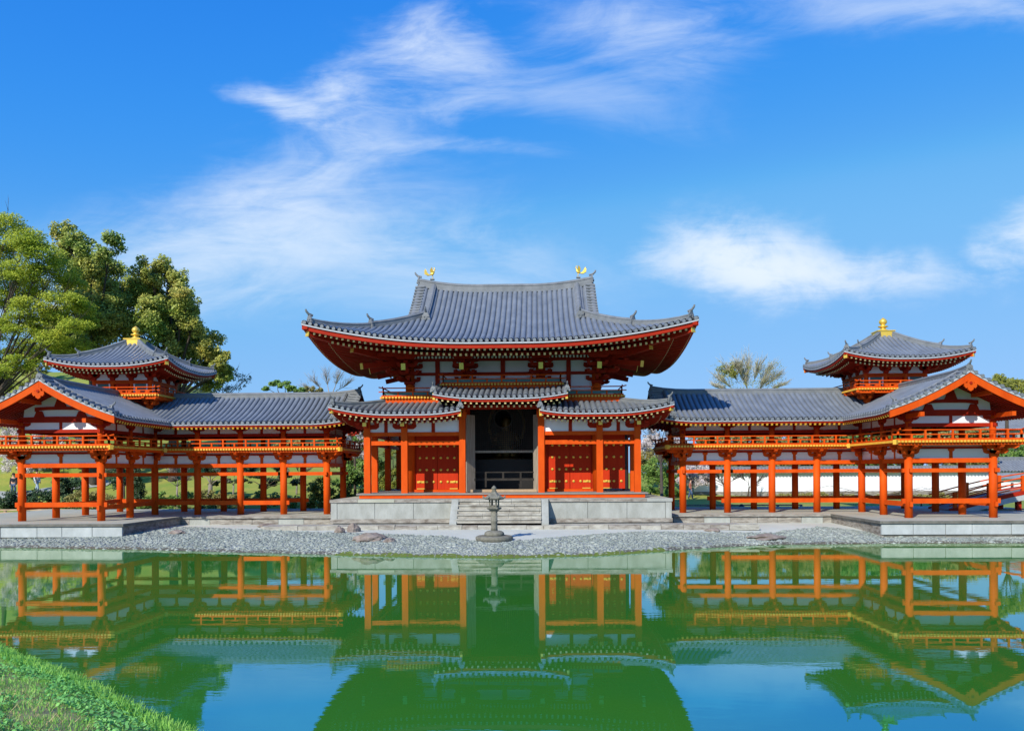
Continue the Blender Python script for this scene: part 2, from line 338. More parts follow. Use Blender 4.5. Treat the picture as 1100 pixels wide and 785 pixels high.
def ground_h(x, y):
    dn = y - lerp(SHN, x); ds = lerp(SHS, x) - y
    if dn < 0 and ds < 0: return max(-1.0, 0.3*max(dn, ds))
    if ds >= 0: return min(1.55, 0.12*min(1, ds*2) + 0.2*ds)
    z = 0.47*(1-math.exp(-dn/2.4))
    if y > 9:
        z += .25*sstep((y-9)/8)
        z += 7.4*sstep((-x-5)/16)*sstep((y-13)/36)
        z += 6.5*sstep((-x-30)/14)*sstep((y-16)/32)
        z += 2.3*math.exp(-((x-11)/12)**2)*sstep((y-25)/22)
    return z
def hf(name, xs, ys, m, dz=0.0, fn=ground_h):
    b = MB(); b.grid([[(x, y, fn(x, y)+dz) for x in xs] for y in ys]); return struct(b.build(name, m, smooth=True))
def rng(a, b, s): return list(np.linspace(a, b, max(2, int(round((b-a)/s))+1)))
xs_f = rng(-500,-60,40)[:-1] + rng(-60,60,1.2) + rng(60,500,40)[1:]
hf('ground', xs_f, rng(-120,-48,9)[:-1] + rng(-48,-15,1.5)[:-1] + rng(-15,12,.5), 'sand', -0.012, lambda x, y: ground_h(x, y) - (0.45 if y < lerp(SHS, x)+.4 else 0))
hf('lawn', xs_f, rng(12,80,1.5)[:-1] + rng(80,500,20), 'lawn', -0.012)
b = MB(); b.box(-400, 400, -60, 5, -0.02, 0.0)
b = MB(); b.grid([[(x, y, 0.0) for x in (-400,-60,0,60,400)] for y in (-60,-35,-20,-6)]); struct(b.build('pond_water', 'water'))
# gravel beach sheet and its loose stones
xs = rng(-30,30,.4)
b = MB(); rows = []
for k in range(9):
    rows.append([])
    for x in xs:
        y0 = lerp(SHN, x)-.5; y1 = lerp(SAND, x)+.25*sin(x*1.9)*.4
        y = y0+(y1-y0)*k/8; rows[-1].append((x, y, ground_h(x, y)+.008))
b.grid(rows); struct(b.build('gravel_beach', 'gravel_bed', smooth=True))
def ico():
    bm = bmesh.new(); bmesh.ops.create_icosphere(bm, subdivisions=1, radius=1)
    V = np.array([v.co[:] for v in bm.verts]); Fc = [[v.index for v in f.verts] for f in bm.faces]; bm.free(); return V, np.array(Fc)
IV, IF = ico()
def pebbles():
    g = np.random.default_rng(3); out = []
    n = 0
    while n < 24000:
        x = g.uniform(-27, 27); y0 = lerp(SHN, x)-.1; y1 = lerp(SAND, x)
        # more candidates where the beach is wide
        if g.uniform(0, 6) > (y1-y0): continue
        t = g.uniform(0, 1); y = y0+(y1-y0)*t + g.normal(0, .12)
        r = g.uniform(.026, .062) if g.uniform() < .93 else g.uniform(.06, .12); sc = np.array([g.uniform(.8,1.5), g.uniform(.8,1.3), g.uniform(.35,.6)])*r
        a = g.uniform(0, 2*pi); V = IV*sc*(1+g.normal(0,.12,(len(IV),1)))
        X = V[:,0]*cos(a)-V[:,1]*sin(a)+x; Y = V[:,0]*sin(a)+V[:,1]*cos(a)+y; Z = V[:,2]+ground_h(x,y)+.01
        P = np.stack([X,Y,Z],1); out.append(P[IF].reshape(-1,3)); n += 1
    # keep islands welded: triangles of one stone share vertices
    allv = np.concatenate(out); o = fast_mesh('pebbles', allv, 3, 'pebble')
    bm = bmesh.new(); bm.from_mesh(o.data); bmesh.ops.remove_doubles(bm, verts=bm.verts, dist=1e-5); bm.to_mesh(o.data); bm.free()
    struct(o, 'stuff'); o['label'] = 'grey blue loose pebbles covering the pond beach'; o['category'] = 'pebbles'
pebbles()
b = MB(); rows = [[], [], []]
for x in rng(-28, 28, .3):
    y = lerp(SHN, x)
    for k, t in enumerate((-.9, -.1, .22+.12*sin(x*2.7)+.06*sin(x*9))): rows[k].append((x, y+t, ground_h(x, y+t)+.03))
b.grid(rows); struct(b.build('wet_silt', 'silt', smooth=True))
# algae-stained wet edge
b = MB(); rows = [[], [], []]
for x in rng(-6, 7, .12):
    y = lerp(SHN, x); w = .16+.14*sin(x*3.1)+.08*sin(x*7.7)
    for k, t in enumerate((-.35, 0, max(.02, w))): rows[k].append((x, y+t, max(ground_h(x, y+t), -.05)+.035 + .02*sin(x*23+k)))
b.grid(rows); o = struct(b.build('shore_algae', 'algae', smooth=True), 'stuff'); o['label'] = 'thin fringe of yellow green moss at the water edge'; o['category'] = 'moss'

# ------------------------------------------------------------------ near grass bank
def bank_h(x, y):
    ds = lerp(SHS, x) - y
    if ds < 0: return -.02 + ds*.8
    return min(1.5, .16*min(1, ds*2.2) + .17*ds) + .03*sin(x*2.3+y)+.02*sin(x*5.1-y*4.3)
def bank():
    b = MB(); xs = rng(-45,-14,1)[:-1]+rng(-14,4,.3)[:-1]+rng(4,40,2)
    rows = []
    offs = [-.4,-.15,0,.1,.25,.5,.8]+rng(1.1,9,.35)+[11,14,18,25,40]
    for d in offs: rows.append([(x, lerp(SHS,x)-d, bank_h(x, lerp(SHS,x)-d)) for x in xs])
    b.grid(rows); struct(b.build('grass_bank', 'bank_soil', smooth=True))
bank()
def blades():
    g = np.random.default_rng(5)
    def pts(n, dmin, dmax, power=1.0):
        x = g.uniform(-13.5, 2.5, n); d = dmin+(dmax-dmin)*g.uniform(0,1,n)**power
        ys = np.interp(x, [a for a,_ in SHS], [c for _,c in SHS]) - d
        keep = ys > -41.5
        x = x[keep]; ys = ys[keep]
        z = np.array([bank_h(a, c) for a, c in zip(x, ys)]); return x, ys, z, d[keep]
    def mk(name, n, hmin, hmax, w, m, dmin, dmax, power, lean, label):
        x, y, z, d = pts(n, dmin, dmax, power); n = len(x)
        a = g.uniform(0, 2*pi, n); h = g.uniform(hmin, hmax, n); la = g.uniform(0, 2*pi, n); ll = h*g.uniform(.1, lean, n)
        ux, uy = np.cos(a)*w/2, np.sin(a)*w/2
        tx, ty = x+np.cos(la)*ll, y+np.sin(la)*ll
        P = np.stack([np.stack([x-ux,y-uy,z-.01],1), np.stack([x+ux,y+uy,z-.01],1),
                      np.stack([tx+ux*.35,ty+uy*.35,z+h],1), np.stack([tx-ux*.35,ty-uy*.35,z+h],1)],1).reshape(-1,3)
        o = struct(fast_mesh(name, P, 4, m), 'stuff'); o['label'] = label; o['category'] = 'grass'
    mk('tall_grass', 22000, .05, .15, .013, 'grass_blade', -.05, .75, 1.2, .8, 'bright green tall grass along the bank edge')
    mk('short_grass', 90000, .02, .065, .010, 'grass_blade', .3, 8, 1.0, 1.2, 'short green grass over the near bank')
    mk('dry_grass', 34000, .02, .07, .012, 'dry_grass', 1.5, 8, .8, 2.0, 'straw coloured dry grass blades on the near bank')
    # clover leaves in patches: little tilted quads
    x, y, z, d = pts(110000, .35, 8)
    k = np.sin(x*1.7+1)*np.cos(y*1.9)+.7*np.sin(x*3.9+y*3.1)+g.normal(0,.35,len(x)); s = k > -.25; x, y, z = x[s], y[s], z[s]; n = len(x)
    z = z + g.uniform(.01, .09, n); r = g.uniform(.012, .026, n); a = g.uniform(0, 2*pi, n); tl = g.normal(0, .45, (n, 2))
    Q = []
    for j in range(4):
        cx, cy = np.cos(a+j*pi/2)*r, np.sin(a+j*pi/2)*r; Q.append(np.stack([x+cx, y+cy, z+cx*tl[:,0]+cy*tl[:,1]], 1))
    o = struct(fast_mesh('clover', np.stack(Q,1).reshape(-1,3), 4, 'clover'), 'stuff'); o['label'] = 'low clover leaves in green patches on the near bank'; o['category'] = 'clover'
blades()

# ------------------------------------------------------------------ roof tools
PROF = [(0,0),(.06,-.01),(.12,0),(.16,.06),(.28,.105),(.46,.125),(.64,.125),(.82,.105),(.94,.06),(.98,0)]
def tile_slope(mb, caps, u0, u1, tmin, tmax, F, sp=.3, m=10, out=None, rscale=1.0):
    n = max(1, int(round((u1-u0)/sp))); per = (u1-u0)/n; cols = []
    for i in range(n):
        for fr, h in PROF: cols.append((u0+per*(i+fr), h*rscale))
    cols.append((u1, 0)); P = []
    for u, h in cols:
        a, c = tmin(u), max(tmin(u), tmax(u)); row = []
        for k in range(m+1):
            t = a+(c-a)*k/m; x, y, z = F(u, t); row.append((x, y, z+h))
        P.append(row)
    mb.grid(P)
    if caps is not None:
        for i in range(n):
            u = u0+per*(i+.5); t = tmin(u)
            if tmax(u)-t < .05 or t > 1e-6: continue
            p = Vector(F(u, t)); d = (Vector(F(u+.05, t))-Vector(F(u-.05, t))); d.z = 0; d.normalize()
            inn = Vector(F(u, t+.05))-p; inn.z = 0; inn.normalize(); o = -inn
            c = p+Vector((0,0,.012))+o*.025; r = .092*rscale
            ring = [c+d*(r*cos(2*pi*j/8))+Vector((0,0,r*sin(2*pi*j/8))) for j in range(8)]
            ring2 = [q-o*.16 for q in ring]
            caps.sweep([ring2, ring])
def band(mb, us, F, t0, t1, z0, z1):
    """box-section strip following the eave between insets t0..t1 and height offsets z0..z1"""
    secs = []
    for u in us:
        a = F(u, t0); c = F(u, t1); za = F(u, 0)[2]
        secs.append([(a[0],a[1],za+z0),(a[0],a[1],za+z1),(c[0],c[1],za+z1),(c[0],c[1],za+z0)])
    mb.sweep(secs)
def rafters(mb, caps, us, F, S, t0, t1, w=.10, h=.12, zoff=0.0, lim=None, capw=1.0):
    """F plan position; S(u,t) soffit height; beams hang under the soffit"""
    for u in us:
        tt = t1 if lim is None else min(t1, lim(u))
        if tt - t0 < .15: continue
        a = F(u, t0); c = F(u, tt); za = S(u, t0)+zoff-h/2; zc = S(u, tt)+zoff-h/2
        p = Vector((a[0],a[1],za)); q = Vector((c[0],c[1],zc)); mb.bar(p, q, w, h)
        if caps is not None:
            d = (p-q).normalized(); caps.bar(p+d*.012, p-d*.002, w*capw+.006, h*capw+.006)
def ridge(mb, pts, w=.3, h=.36, taper=1.0):
    """layered ridge following points (base line)"""
    secs = []; k = len(pts)
    for i, p in enumerate(pts):
        p = Vector(p); d = Vector(pts[min(i+1,k-1)])-Vector(pts[max(i-1,0)]); d.z = 0; d.normalize(); r = Vector((d.y,-d.x,0))
        q = [(-.5,-.15),(-.5,.30),(-.42,.32),(-.42,.62),(-.48,.64),(-.48,.74),(-.34,.80),(-.24,.95),(0,1.0),(.24,.95),(.34,.80),(.48,.74),(.48,.64),(.42,.62),(.42,.32),(.5,.30),(.5,-.15)]
        secs.append([p+r*(a*w)+Vector((0,0,c*h)) for a, c in q])
    mb.sweep(secs)
def ornament(mb, p, d, s=1.0):
    """demon-tile end plaque facing direction d, with a curl and a horn tile on top"""
    p = Vector(p); d = Vector((d[0], d[1], 0)).normalized(); r = Vector((d.y, -d.x, 0))
    poly = [(-.26,-.12),(-.30,.08),(-.22,.12),(-.24,.26),(-.16,.34),(-.12,.46),(0,.54),(.12,.46),(.16,.34),(.24,.26),(.22,.12),(.30,.08),(.26,-.12),(.1,-.05),(-.1,-.05)]
    mb.prism([(a*s, c*s) for a, c in poly], lambda a, c, e: p+r*a+Vector((0,0,c))+d*e, 0, .10*s)
    for x in (-.11, .11): mb.tube([p+r*(x*s)+d*(.09*s)+Vector((0,0,.2*s)), p+r*(x*s)+d*(.15*s)+Vector((0,0,.2*s))], .06*s, 6)
    mb.tube([p+d*(.08*s)+Vector((0,0,.08*s)), p+d*(.2*s)+Vector((0,0,.06*s))], .08*s, 6)
    mb.tube([p-d*(.15*s)+Vector((0,0,.46*s)), p+d*(.12*s)+Vector((0,0,.54*s)), p+d*(.26*s)+Vector((0,0,.68*s)), p+d*(.30*s)+Vector((0,0,.80*s))], [.08*s,.075*s,.065*s,.05*s], 7)

def ridge_part(parent, pts, w, h, orn=None, name='roof_ridge'):
    b = MB(); ridge(b, pts, w, h); b.build(name, 'tile_ridge', parent)
    if orn: end_tile(parent, *orn)
def end_tile(parent, p, d, s):
    b = MB(); ornament(b, p, d, s); b.build('ridge_end_tile', 'tile_ridge', parent)

# ------------------------------------------------------------------ timber tools
def arm(mb, c, d, L, w=.16, h=.18):
    """boat-shaped bracket arm centred at c (bottom centre), along direction d"""
    c = Vector(c); d = Vector((d[0], d[1], 0)).normalized(); r = Vector((d.y,-d.x,0)); a = L/2
    poly = [(-a,h),(-a,h*.55),(-a+.06,h*.25),(-a+.16,0),(a-.16,0),(a-.06,h*.25),(a,h*.55),(a,h)]
    mb.prism(poly, lambda p, q, e: c+d*p+Vector((0,0,q))+r*e, -w/2, w/2)
def block(mb, c, s=.12, h=.13):
    mb.frustum(c[0], c[1], c[2], c[2]+h*.45, s*.72, s*.72, s, s); mb.box(c[0]-s, c[0]+s, c[1]-s, c[1]+s, c[2]+h*.45, c[2]+h)
def bracket_set(mb, x, y, z, outs, steps, step=.42, rise=.28, L=.95, big=.22):
    """stepped bracket cluster over a column; outs = list of outward directions"""
    block(mb, (x, y, z), big, .22); z0 = z+.2
    for o in outs:
        o = Vector((o[0], o[1])); on = o.normalized() if o.length else o
        lat = Vector((on.y, -on.x))
        diag = abs(on.x) > .1 and abs(on.y) > .1; k = 1.41 if diag else 1.0
        if not diag:
            for lv in range(steps+1):
                arm(mb, (x, y, z0+lv*rise), lat, L*(1+.12*lv))
                for t in (-.42, .42): block(mb, (x+lat.x*L*t*(1+.12*lv), y+lat.y*L*t*(1+.12*lv), z0+lv*rise+.16), .10, .11)
        for st in range(1, steps+1):
            dist = step*st*k; zz = z0+(st-1)*rise
            arm(mb, (x+on.x*dist*.45, y+on.y*dist*.45, zz), on, dist*1.1+.35)
            ex, ey = x+on.x*dist, y+on.y*dist
            block(mb, (ex, ey, zz+.16), .11, .11)
            if not diag:
                arm(mb, (ex, ey, zz+rise*.96), lat, L*.95)
                for t in (-.42, .42): block(mb, (ex+lat.x*L*t, ey+lat.y*L*t, zz+rise+.15), .10, .10)
def railing(mb, p, q, z0, h=.46, ext=.22, sp=.62, post=.075):
    """Japanese balustrade from p to q (2-D), three rails, tall and short posts"""
    p = Vector(p); q = Vector(q); d = (q-p); L = d.length; d.normalize()
    e0 = p-d*ext; e1 = q+d*ext
    mb.tube([(e0.x,e0.y,z0+h+.05),(p.x,p.y,z0+h),(q.x,q.y,z0+h),(e1.x,e1.y,z0+h+.05)], .034, 6)
    mb.bar((e0.x,e0.y,z0+h*.56), (e1.x,e1.y,z0+h*.56), .05, .05)
    mb.bar((p.x-d.x*.1,p.y-d.y*.1,z0+.035), (q.x+d.x*.1,q.y+d.y*.1,z0+.035), .09, .07)
    n = max(1, int(round(L/sp)))
    for i in range(n+1):
        a = p+d*(L*i/n); hh = h if i % 2 == 0 else h*.56
        mb.box(a.x-post/2, a.x+post/2, a.y-post/2, a.y+post/2, z0+.01, z0+hh)
def joists(mb, p, q, outd, z0, z1, sp=.17, w=.10, ln=.10):
    p = Vector(p); q = Vector(q); d = q-p; L = d.length; d.normalize(); n = int(L/sp); o = Vector(outd)
    for i in range(n):
        a = p+d*(L*(i+.5)/n)
        mb.bar((a.x-o.x*.05, a.y-o.y*.05, (z0+z1)/2), (a.x+o.x*ln, a.y+o.y*ln, (z0+z1)/2), w, z1-z0)

# ------------------------------------------------------------------ main hall platform
def main_platform():
    T = thing('stone_platform', 'pale stone platform with front steps carrying the main hall', 'platform', (0, -2.1, .45))
    x0, x1, yf, yb = -8.5, 8.5, -2.1, 13.9
    b = MB(); b.box(x0+.06, x1-.06, yf+.06, yb, .45, 1.70); b.build('core', 'stone_light', T)
    b = MB(); b.box(x0-.05, x1+.05, yf-.05, yb+.05, 1.70, 1.83); b.build('top_slab', 'stone_top', T)
    g = random.Random(4)
    # cap stones along the front edge, each its own length
    x = x0-.07
    while x < x1+.05:
        l = min(g.uniform(1.2, 2.1), x1+.07-x); b = MB(); b.box(x, x+l-.012, yf-.08, yf+.25, 1.685, 1.838); b.build('cap_stone', g.choice(['stone_worn','stone_light','stone_worn','stone_top']), T); x += l
    def side(sx):
        b = MB()
        for a, c in ((2.42, 4.35), (4.37, 6.3), (6.32, 8.2)):
            b.box(sx*a, sx*c, yf-.01, yf+.05, .86, 1.68)
        b.build('face_panel', 'stone_light', T)
        b = MB(); b.box(sx*8.22, sx*8.52, yf-.03, yf+.2, .86, 1.68); b.build('corner_post', 'stone_light', T)
        b = MB(); b.box(sx*2.42, sx*8.56, yf-.06, yf+.1, .66, .86); b.build('base_course', 'stone_worn', T)
        # sloping cheek beside the steps
        b = MB(); b.prism([(yf+.02,1.835),(yf-.22,1.835),(yf-1.5,.72),(yf-1.5,.6),(yf+.02,.6)], lambda p, q, a: (a, p, q), sx*2.06, sx*2.40); b.build('stair_cheek', 'stone_light', T)
    side(-1); side(1)
    for k in range(5):
        b = MB(); z1 = 1.80-.215*k; x = -2.05
        while x < 2.04:
            l = min(g.uniform(.9, 1.7), 2.05-x); dz = g.uniform(-.008,.008); b.box(x, x+l-.012, yf-.28*(k+1)-.035, yf-.28*k+.02, z1-.075, z1+dz); b.box(x, x+l-.012, yf-.28*(k+1)+.02, yf-.28*k+.02, z1-.23, z1-.077); x += l
        b.build('step', 'stone_step', T)
    # low terrace in front
    def te(sx, xe):
        pass
    TT = thing('stone_terrace', 'low worn stone terrace in front of the main hall platform', 'terrace', (0, -3.9, .4))
    b = MB(); P = [(-11.6,-2.0),(-11.6,-3.55),(-11.2,-3.8),(-10.6,-3.9),(10.6,-3.9),(11.3,-3.7),(11.7,-3.2),(11.7,-2.0)]
    b.prism(P, lambda p, q, a: (p, q, a), .3, .60); b.build('terrace_slab', 'stone_step', TT)
    g2 = random.Random(8); x = -11.3
    while x < 11.2:
        l = g2.uniform(.7, 1.6)
        b = MB(); b.box(x, x+l-.02, -3.97+g2.uniform(-.03,.03), -3.6, .38, .63+g2.uniform(-.02,.03)); b.build('edge_stone', g2.choice(['stone_worn','stone_step','stone_step']), TT); x += l
main_platform()

# ------------------------------------------------------------------ main hall
YC = 5.92
def main_hall():
    H = thing('main_hall', 'great vermilion temple hall with sweeping grey tiled hip and gable roof', 'temple hall', (0, 0, 1.83))
    FZ = 2.10
    # floor
    b = MB(); b.box(-7.55, 7.55, -.72, 12.6, 2.02, FZ); b.build('floor_deck', 'deck_wood', H)
    b = MB(); b.box(-7.4, 7.4, -.66, -.5, 1.84, 2.018); b.box(-7.4, -7.25, -.5, 12.4, 1.84, 2.018); b.box(7.25, 7.4, -.5, 12.4, 1.84, 2.018); b.build('floor_edge_frame', 'vermilion', H)
    # mokoshi columns (square)
    MX = [-7.09, -5.12, -2.07, 2.07, 5.12, 7.09]
    for x in MX:
        b = MB(); top = 6.02 if abs(x) > 3 else 6.5; b.box(x-.165, x+.165, -.165, .165, FZ, top); b.build('portico_column', 'vermilion', H)
        b = MB(); b.box(x-.165, x+.165, 11.67, 12.0, FZ, 6.0); b.build('portico_column', 'vermilion', H)
    for x in (-7.09, 7.09):
        for y in (1.97, 5.92, 9.87):
            b = MB(); b.box(x-.16, x+.16, y-.16, y+.16, FZ, 6.0); b.build('portico_column', 'vermilion', H)
    for sx in (-1, 1):
        b = MB(); b.box(sx*1.95, sx*7.28, -.07, .07, 4.62, 4.84); b.build('tie_beam', 'vermilion', H)
        b = MB(); b.box(sx*2.0, sx*7.3, -.09, .09, 5.10, 5.30); b.build('tie_beam', 'vermilion', H)
        b = MB(); b.box(sx*7.02, sx*7.16, 0.1, 12.0, 4.62, 4.82); b.build('tie_beam', 'vermilion', H)
        b = MB(); b.box(sx*7.01, sx*7.17, 0.1, 12.0, 5.11, 5.29); b.build('tie_beam', 'vermilion', H)
        b = MB(); b.box(sx*2.0, sx*7.3, -.10, .10, 5.93, 6.06); b.build('wall_plate', 'vermilion_dark', H)
        b = MB(); b.box(sx*2.24, sx*6.92, -.03, .03, 5.30, 5.93); b.build('plaster_panel', 'plaster', H)
        b = MB(); b.box(sx*7.06, sx*7.12, .17, 11.8, 5.29, 5.95); b.build('plaster_panel', 'plaster', H)
        for x in (3.6, 6.1):
            b = MB(); b.box(sx*x-.09, sx*x+.09, -.06, .06, 5.30, 5.93); b.build('strut', 'vermilion_dark', H)
        for x in (5.12, 7.09):
            b = MB(); z = 5.32
            arm(b, (sx*x, 0, z+.14), (1,0), 1.25, .2, .24)
            for t in (-.5, 0, .5): block(b, (sx*x+t, 0, z+.38), .13, .15)
            arm(b, (sx*x, -.28, z+.20), (0,1), 1.0, .18, .22)
            b.build('bracket', 'vermilion_dark', H)
            b = MB(); b.box(sx*x-.1, sx*x+.1, -.80, -.775, z+.26, z+.46); b.build('bracket_end_cap', 'gold', H)
        b = MB(); b.bar((sx*1.85, -.02, 6.18), (sx*2.5, -.02, 6.18), .2, .3); b.build('bracket', 'vermilion', H)
    b = MB(); b.box(-2.3, 2.3, -.1, .1, 6.48, 6.68); b.build('tie_beam', 'vermilion_dark', H)
    # core body
    for x in (-5.12, -2.07, 2.07, 5.12):
        b = MB(); b.tube([(x, 1.97, FZ), (x, 1.97, 9.2)], .25, 16); b.build('core_column', 'vermilion', H, True)
        b = MB(); b.tube([(x, 9.87, FZ), (x, 9.87, 9.2)], .25, 12); b.build('core_column', 'vermilion', H, True)
    for sx in (-1, 1):
        b = MB(); b.box(sx*5.06, sx*5.18, 2.0, 9.85, FZ, 7.2); b.build('side_wall', 'door_red', H)
        b = MB(); b.box(sx*2.3, sx*4.9, 2.0, 2.12, FZ, 7.2); b.build('front_wall', 'door_red', H)
        b = MB(); b.box(sx*2.3, sx*4.9, 1.86, 2.0, FZ, FZ+.14); b.build('door_sill', 'vermilion', H)
    b = MB(); b.box(-5.1, 5.1, 9.8, 9.95, FZ, 9.3); b.build('rear_wall', 'door_red', H)
    b = MB(); b.box(-5.0, 5.0, 2.16, 9.78, 7.0, 7.1); b.build('ceiling', 'recess_black', H)
    b = MB(); b.box(-5.0, 5.0, 8.4, 8.5, FZ, 7.0); b.build('inner_wall', 'recess_black', H)
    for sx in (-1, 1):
        b = MB(); b.box(sx*2.28, sx*2.34, 2.2, 8.4, FZ, 7.0); b.build('inner_wall', 'recess_black', H)
    b = MB(); b.box(-2.2, 2.2, 3.6, 5.0, FZ, 3.9); b.build('doorway_dark_block', 'recess_black', H)  # black block added so the lower doorway stays dark
    # doors with studs and straps
    def door(xa, xb, y, cols):
        xm = (xa+xb)/2
        for (p, q) in ((xa, xm-.015), (xm+.015, xb)) if cols == 6 else ((xa, xb),):
            b = MB(); b.box(p, q, y-.07, y, FZ+.15, 5.5); D = b.build('door', 'door_red', H)
            b = MB()
            for z in (2.66, 3.32, 3.98, 4.63, 5.25):
                for i in range(3):
                    cx = p+(q-p)*(i+.5)/3
                    b.tube([(cx, y-.065, z), (cx, y-.10, z), (cx, y-.125, z)], [.075, .07, .03], 8)
            b.build('stud', 'gold', D)
            b = MB(); e = p if (p == xa) else q; w = .42 if e == p else -.42
            b.box(e+.02*(1 if w > 0 else -1), e+w, y-.082, y-.068, 2.60, 2.71); b.box(e+.02*(1 if w > 0 else -1), e+w*1.1, y-.08, y-.068, FZ+.16, FZ+.21); b.build('hinge_strap', 'gold', D)
    door(-4.78, -2.50, 1.995, 6); door(2.50, 4.78, 1.995, 6)
    door(5.42, 6.62, 1.80, 3)
    b = MB(); b.box(6.64, 6.76, 1.74, 1.84, FZ+.1, 5.4); b.build('door_edge', 'recess_black', H)
    # opened weathered leaves beside the centre bay
    for sx, tl in ((-1, .42), (1, .30)):
        b = MB(); b.bar((sx*1.98, 1.1, 4.2), (sx*(1.98-tl), 1.62, 4.2), .09, 4.15); D = b.build('open_door', 'weathered_wood', H)
    # lattice with the round window
    y = 2.02; b = MB(); cz = 6.10; R = .47
    def seg(a, c, hor):
        if hor: b.box(a[0], c[0], y-.012, y+.012, a[1]-.014, a[1]+.014)
        else: b.box(a[0]-.014, a[0]+.014, y-.028, y-.006, a[1], c[1])
    k = -1.7
    while k <= 1.71:
        if abs(k) < R:
            h = sqrt(R*R-k*k); seg((k, 4.36), (k, cz-h), 0); seg((k, cz+h), (k, 6.95), 0)
        else: seg((k, 4.36), (k, 6.95), 0)
        k += .108
    z = 4.45
    while z < 6.95:
        d = abs(z-cz)
        if d < R:
            h = sqrt(R*R-d*d); seg((-1.75, z), (-h, z), 1); seg((h, z), (1.75, z), 1)
        else: seg((-1.75, z), (1.75, z), 1)
        z += .108
    LT = b.build('lattice_screen', 'lattice_wood', H)
    b = MB(); n = 28
    b.sweep([[(r*cos(2*pi*j/n), yy, cz+r*sin(2*pi*j/n)) for r, yy in ((R, y-.03), (R+.045, y-.03), (R+.045, y+.03), (R, y+.03))] for j in range(n+1)]); b.build('round_window_frame', 'lattice_wood', LT)
    b = MB(); b.box(-1.78, 1.78, y-.05, y+.05, 4.24, 4.36); b.build('lattice_sill', 'weathered_wood', H)
    b = MB(); b.box(-1.78, 1.78, 1.55, 1.63, 3.14, 3.20); b.box(-1.78, 1.78, 1.53, 1.65, 2.72, 2.84)
    for x in (-1.72, -.95, 0, .95, 1.72): b.box(x-.05, x+.05, 1.54, 1.64, 2.36 if abs(x) in (.95,) else 2.8, 3.16)
    b.build('inner_railing', 'lattice_wood', H)
    b = MB(); b.box(-1.9, 1.9, 1.3, 1.9, FZ, 2.24); b.build('threshold', 'tan_wood', H)
    # upper wall
    YW = 1.97
    b = MB(); b.box(-5.05, 5.05, YW+.05, YW+.15, 7.15, 9.5); b.build('upper_wall', 'plaster', H)
    for sx in (-1, 1):
        b = MB(); b.box(sx*5.02, sx*5.12, YW+.1, 9.8, 7.15, 9.5); b.build('upper_wall', 'plaster', H)
    for z0, z1 in ((7.18, 7.50), (8.50, 8.66), (9.28, 9.48)):
        b = MB(); b.box(-5.35, 5.35, YW-.06, YW+.06, z0, z1)
        for sx in (-1, 1): b.box(sx*5.06, sx*5.18, YW+.06, 9.87, z0, z1)
        b.build('tie_beam', 'vermilion_dark', H)
    for x in (-3.6, 0, 3.6):
        b = MB(); b.box(x-.12, x+.12, YW-.07, YW+.04, 7.5, 9.28); b.build('strut', 'vermilion_dark', H)
    b = MB()
    x = -4.7
    while x < 4.72: b.box(x-.045, x+.045, .95, 1.0, 9.3, 9.66); x += .19
    b.build('eave_slats', 'plaster', H)
    for x in (-5.12, -2.07, 2.07, 5.12):
        outs = [(0,-1)]
        if abs(x) > 3: outs = [(0,-1), (x/abs(x), 0), (x/abs(x), -1)]
        b = MB(); bracket_set(b, x, YW, 7.95, outs, 3, .50, .36, 1.15, .28)
        b.tube([(x, YW, 9.1), (x, YW-1.75, 8.78)], .01, 4)
        B = b.build('bracket', 'vermilion_dark', H)
        b = MB(); b.bar((x, YW, 9.22), (x, -.35, 8.72), .19, .26); b.build('tail_rafter', 'vermilion_dark', B)
        b = MB(); b.bar((x, -.345, 8.7185), (x, -.375, 8.71), .23, .34); b.build('end_cap', 'gold', B)
        if abs(x) > 3:
            s_ = x/abs(x)
            for k, (dx, dy) in enumerate(((1,0), (1,-1))):
                p = Vector((x, YW, 9.25)); q = p+Vector((s_*dx, dy, -.22))*2.2
                b = MB(); b.bar(p, q, .2, .26); b.build('tail_rafter', 'vermilion_dark', B)
                b = MB(); d = (q-p).normalized(); b.bar(q+d*.002, q+d*.03, .23, .32); b.build('end_cap', 'gold', B)
            for yb in (4.6, 7.2):
                b = MB(); bracket_set(b, x, yb, 7.95, [(s_, 0)], 3, .5, .36, 1.1, .26); b.build('bracket', 'vermilion_dark', H)
                p = Vector((x, yb, 9.25)); q = p+Vector((s_*2.3, 0, -.5)); b = MB(); b.bar(p, q, .19, .26); b.build('tail_rafter', 'vermilion_dark', H)
    # balconies
    def balcony(x0, x1, y0, y1, z, hh, sides=True):
        b = MB(); b.box(x0, x1, y0, y1, z-.10, z); D = b.build('balcony', 'vermilion', H)
        b = MB(); joists(b, (x0+.02, y0), (x1-.02, y0), (0,-1), z-.105, z-.005, .17)
        if sides:
            joists(b, (x0, y1), (x0, y0), (-1,0), z-.105, z-.005, .17); joists(b, (x1, y0), (x1, y1), (1,0), z-.105, z-.005, .17)
        b.build('joist_slats', 'yellow_paint', D)
        b = MB(); b.box(x0+.1, x1-.1, y0+.03, y0+.17, z-.34, z-.101); 
        if sides:
            for xx in (x0+.03, x1-.17): b.box(xx, xx+.14, y0+.17, y1, z-.34, z-.101)
        b.build('edge_beam', 'vermilion', D)
        b = MB(); railing(b, (x0+.08, y0+.08), (x1-.08, y0+.08), z, hh, .25, .78)
        if sides:
            railing(b, (x0+.08, y0+.08), (x0+.08, y1), z, hh, .25, .78); railing(b, (x1-.08, y0+.08), (x1-.08, y1), z, hh, .25, .78)
        b.build('railing', 'vermilion', D)
        b = MB(); b.box(x0+.12, x1-.12, y0+.07, y0+.09, z+.08, z+hh*.53); b.build('teal_board', 'teal_paint', D)
        return D
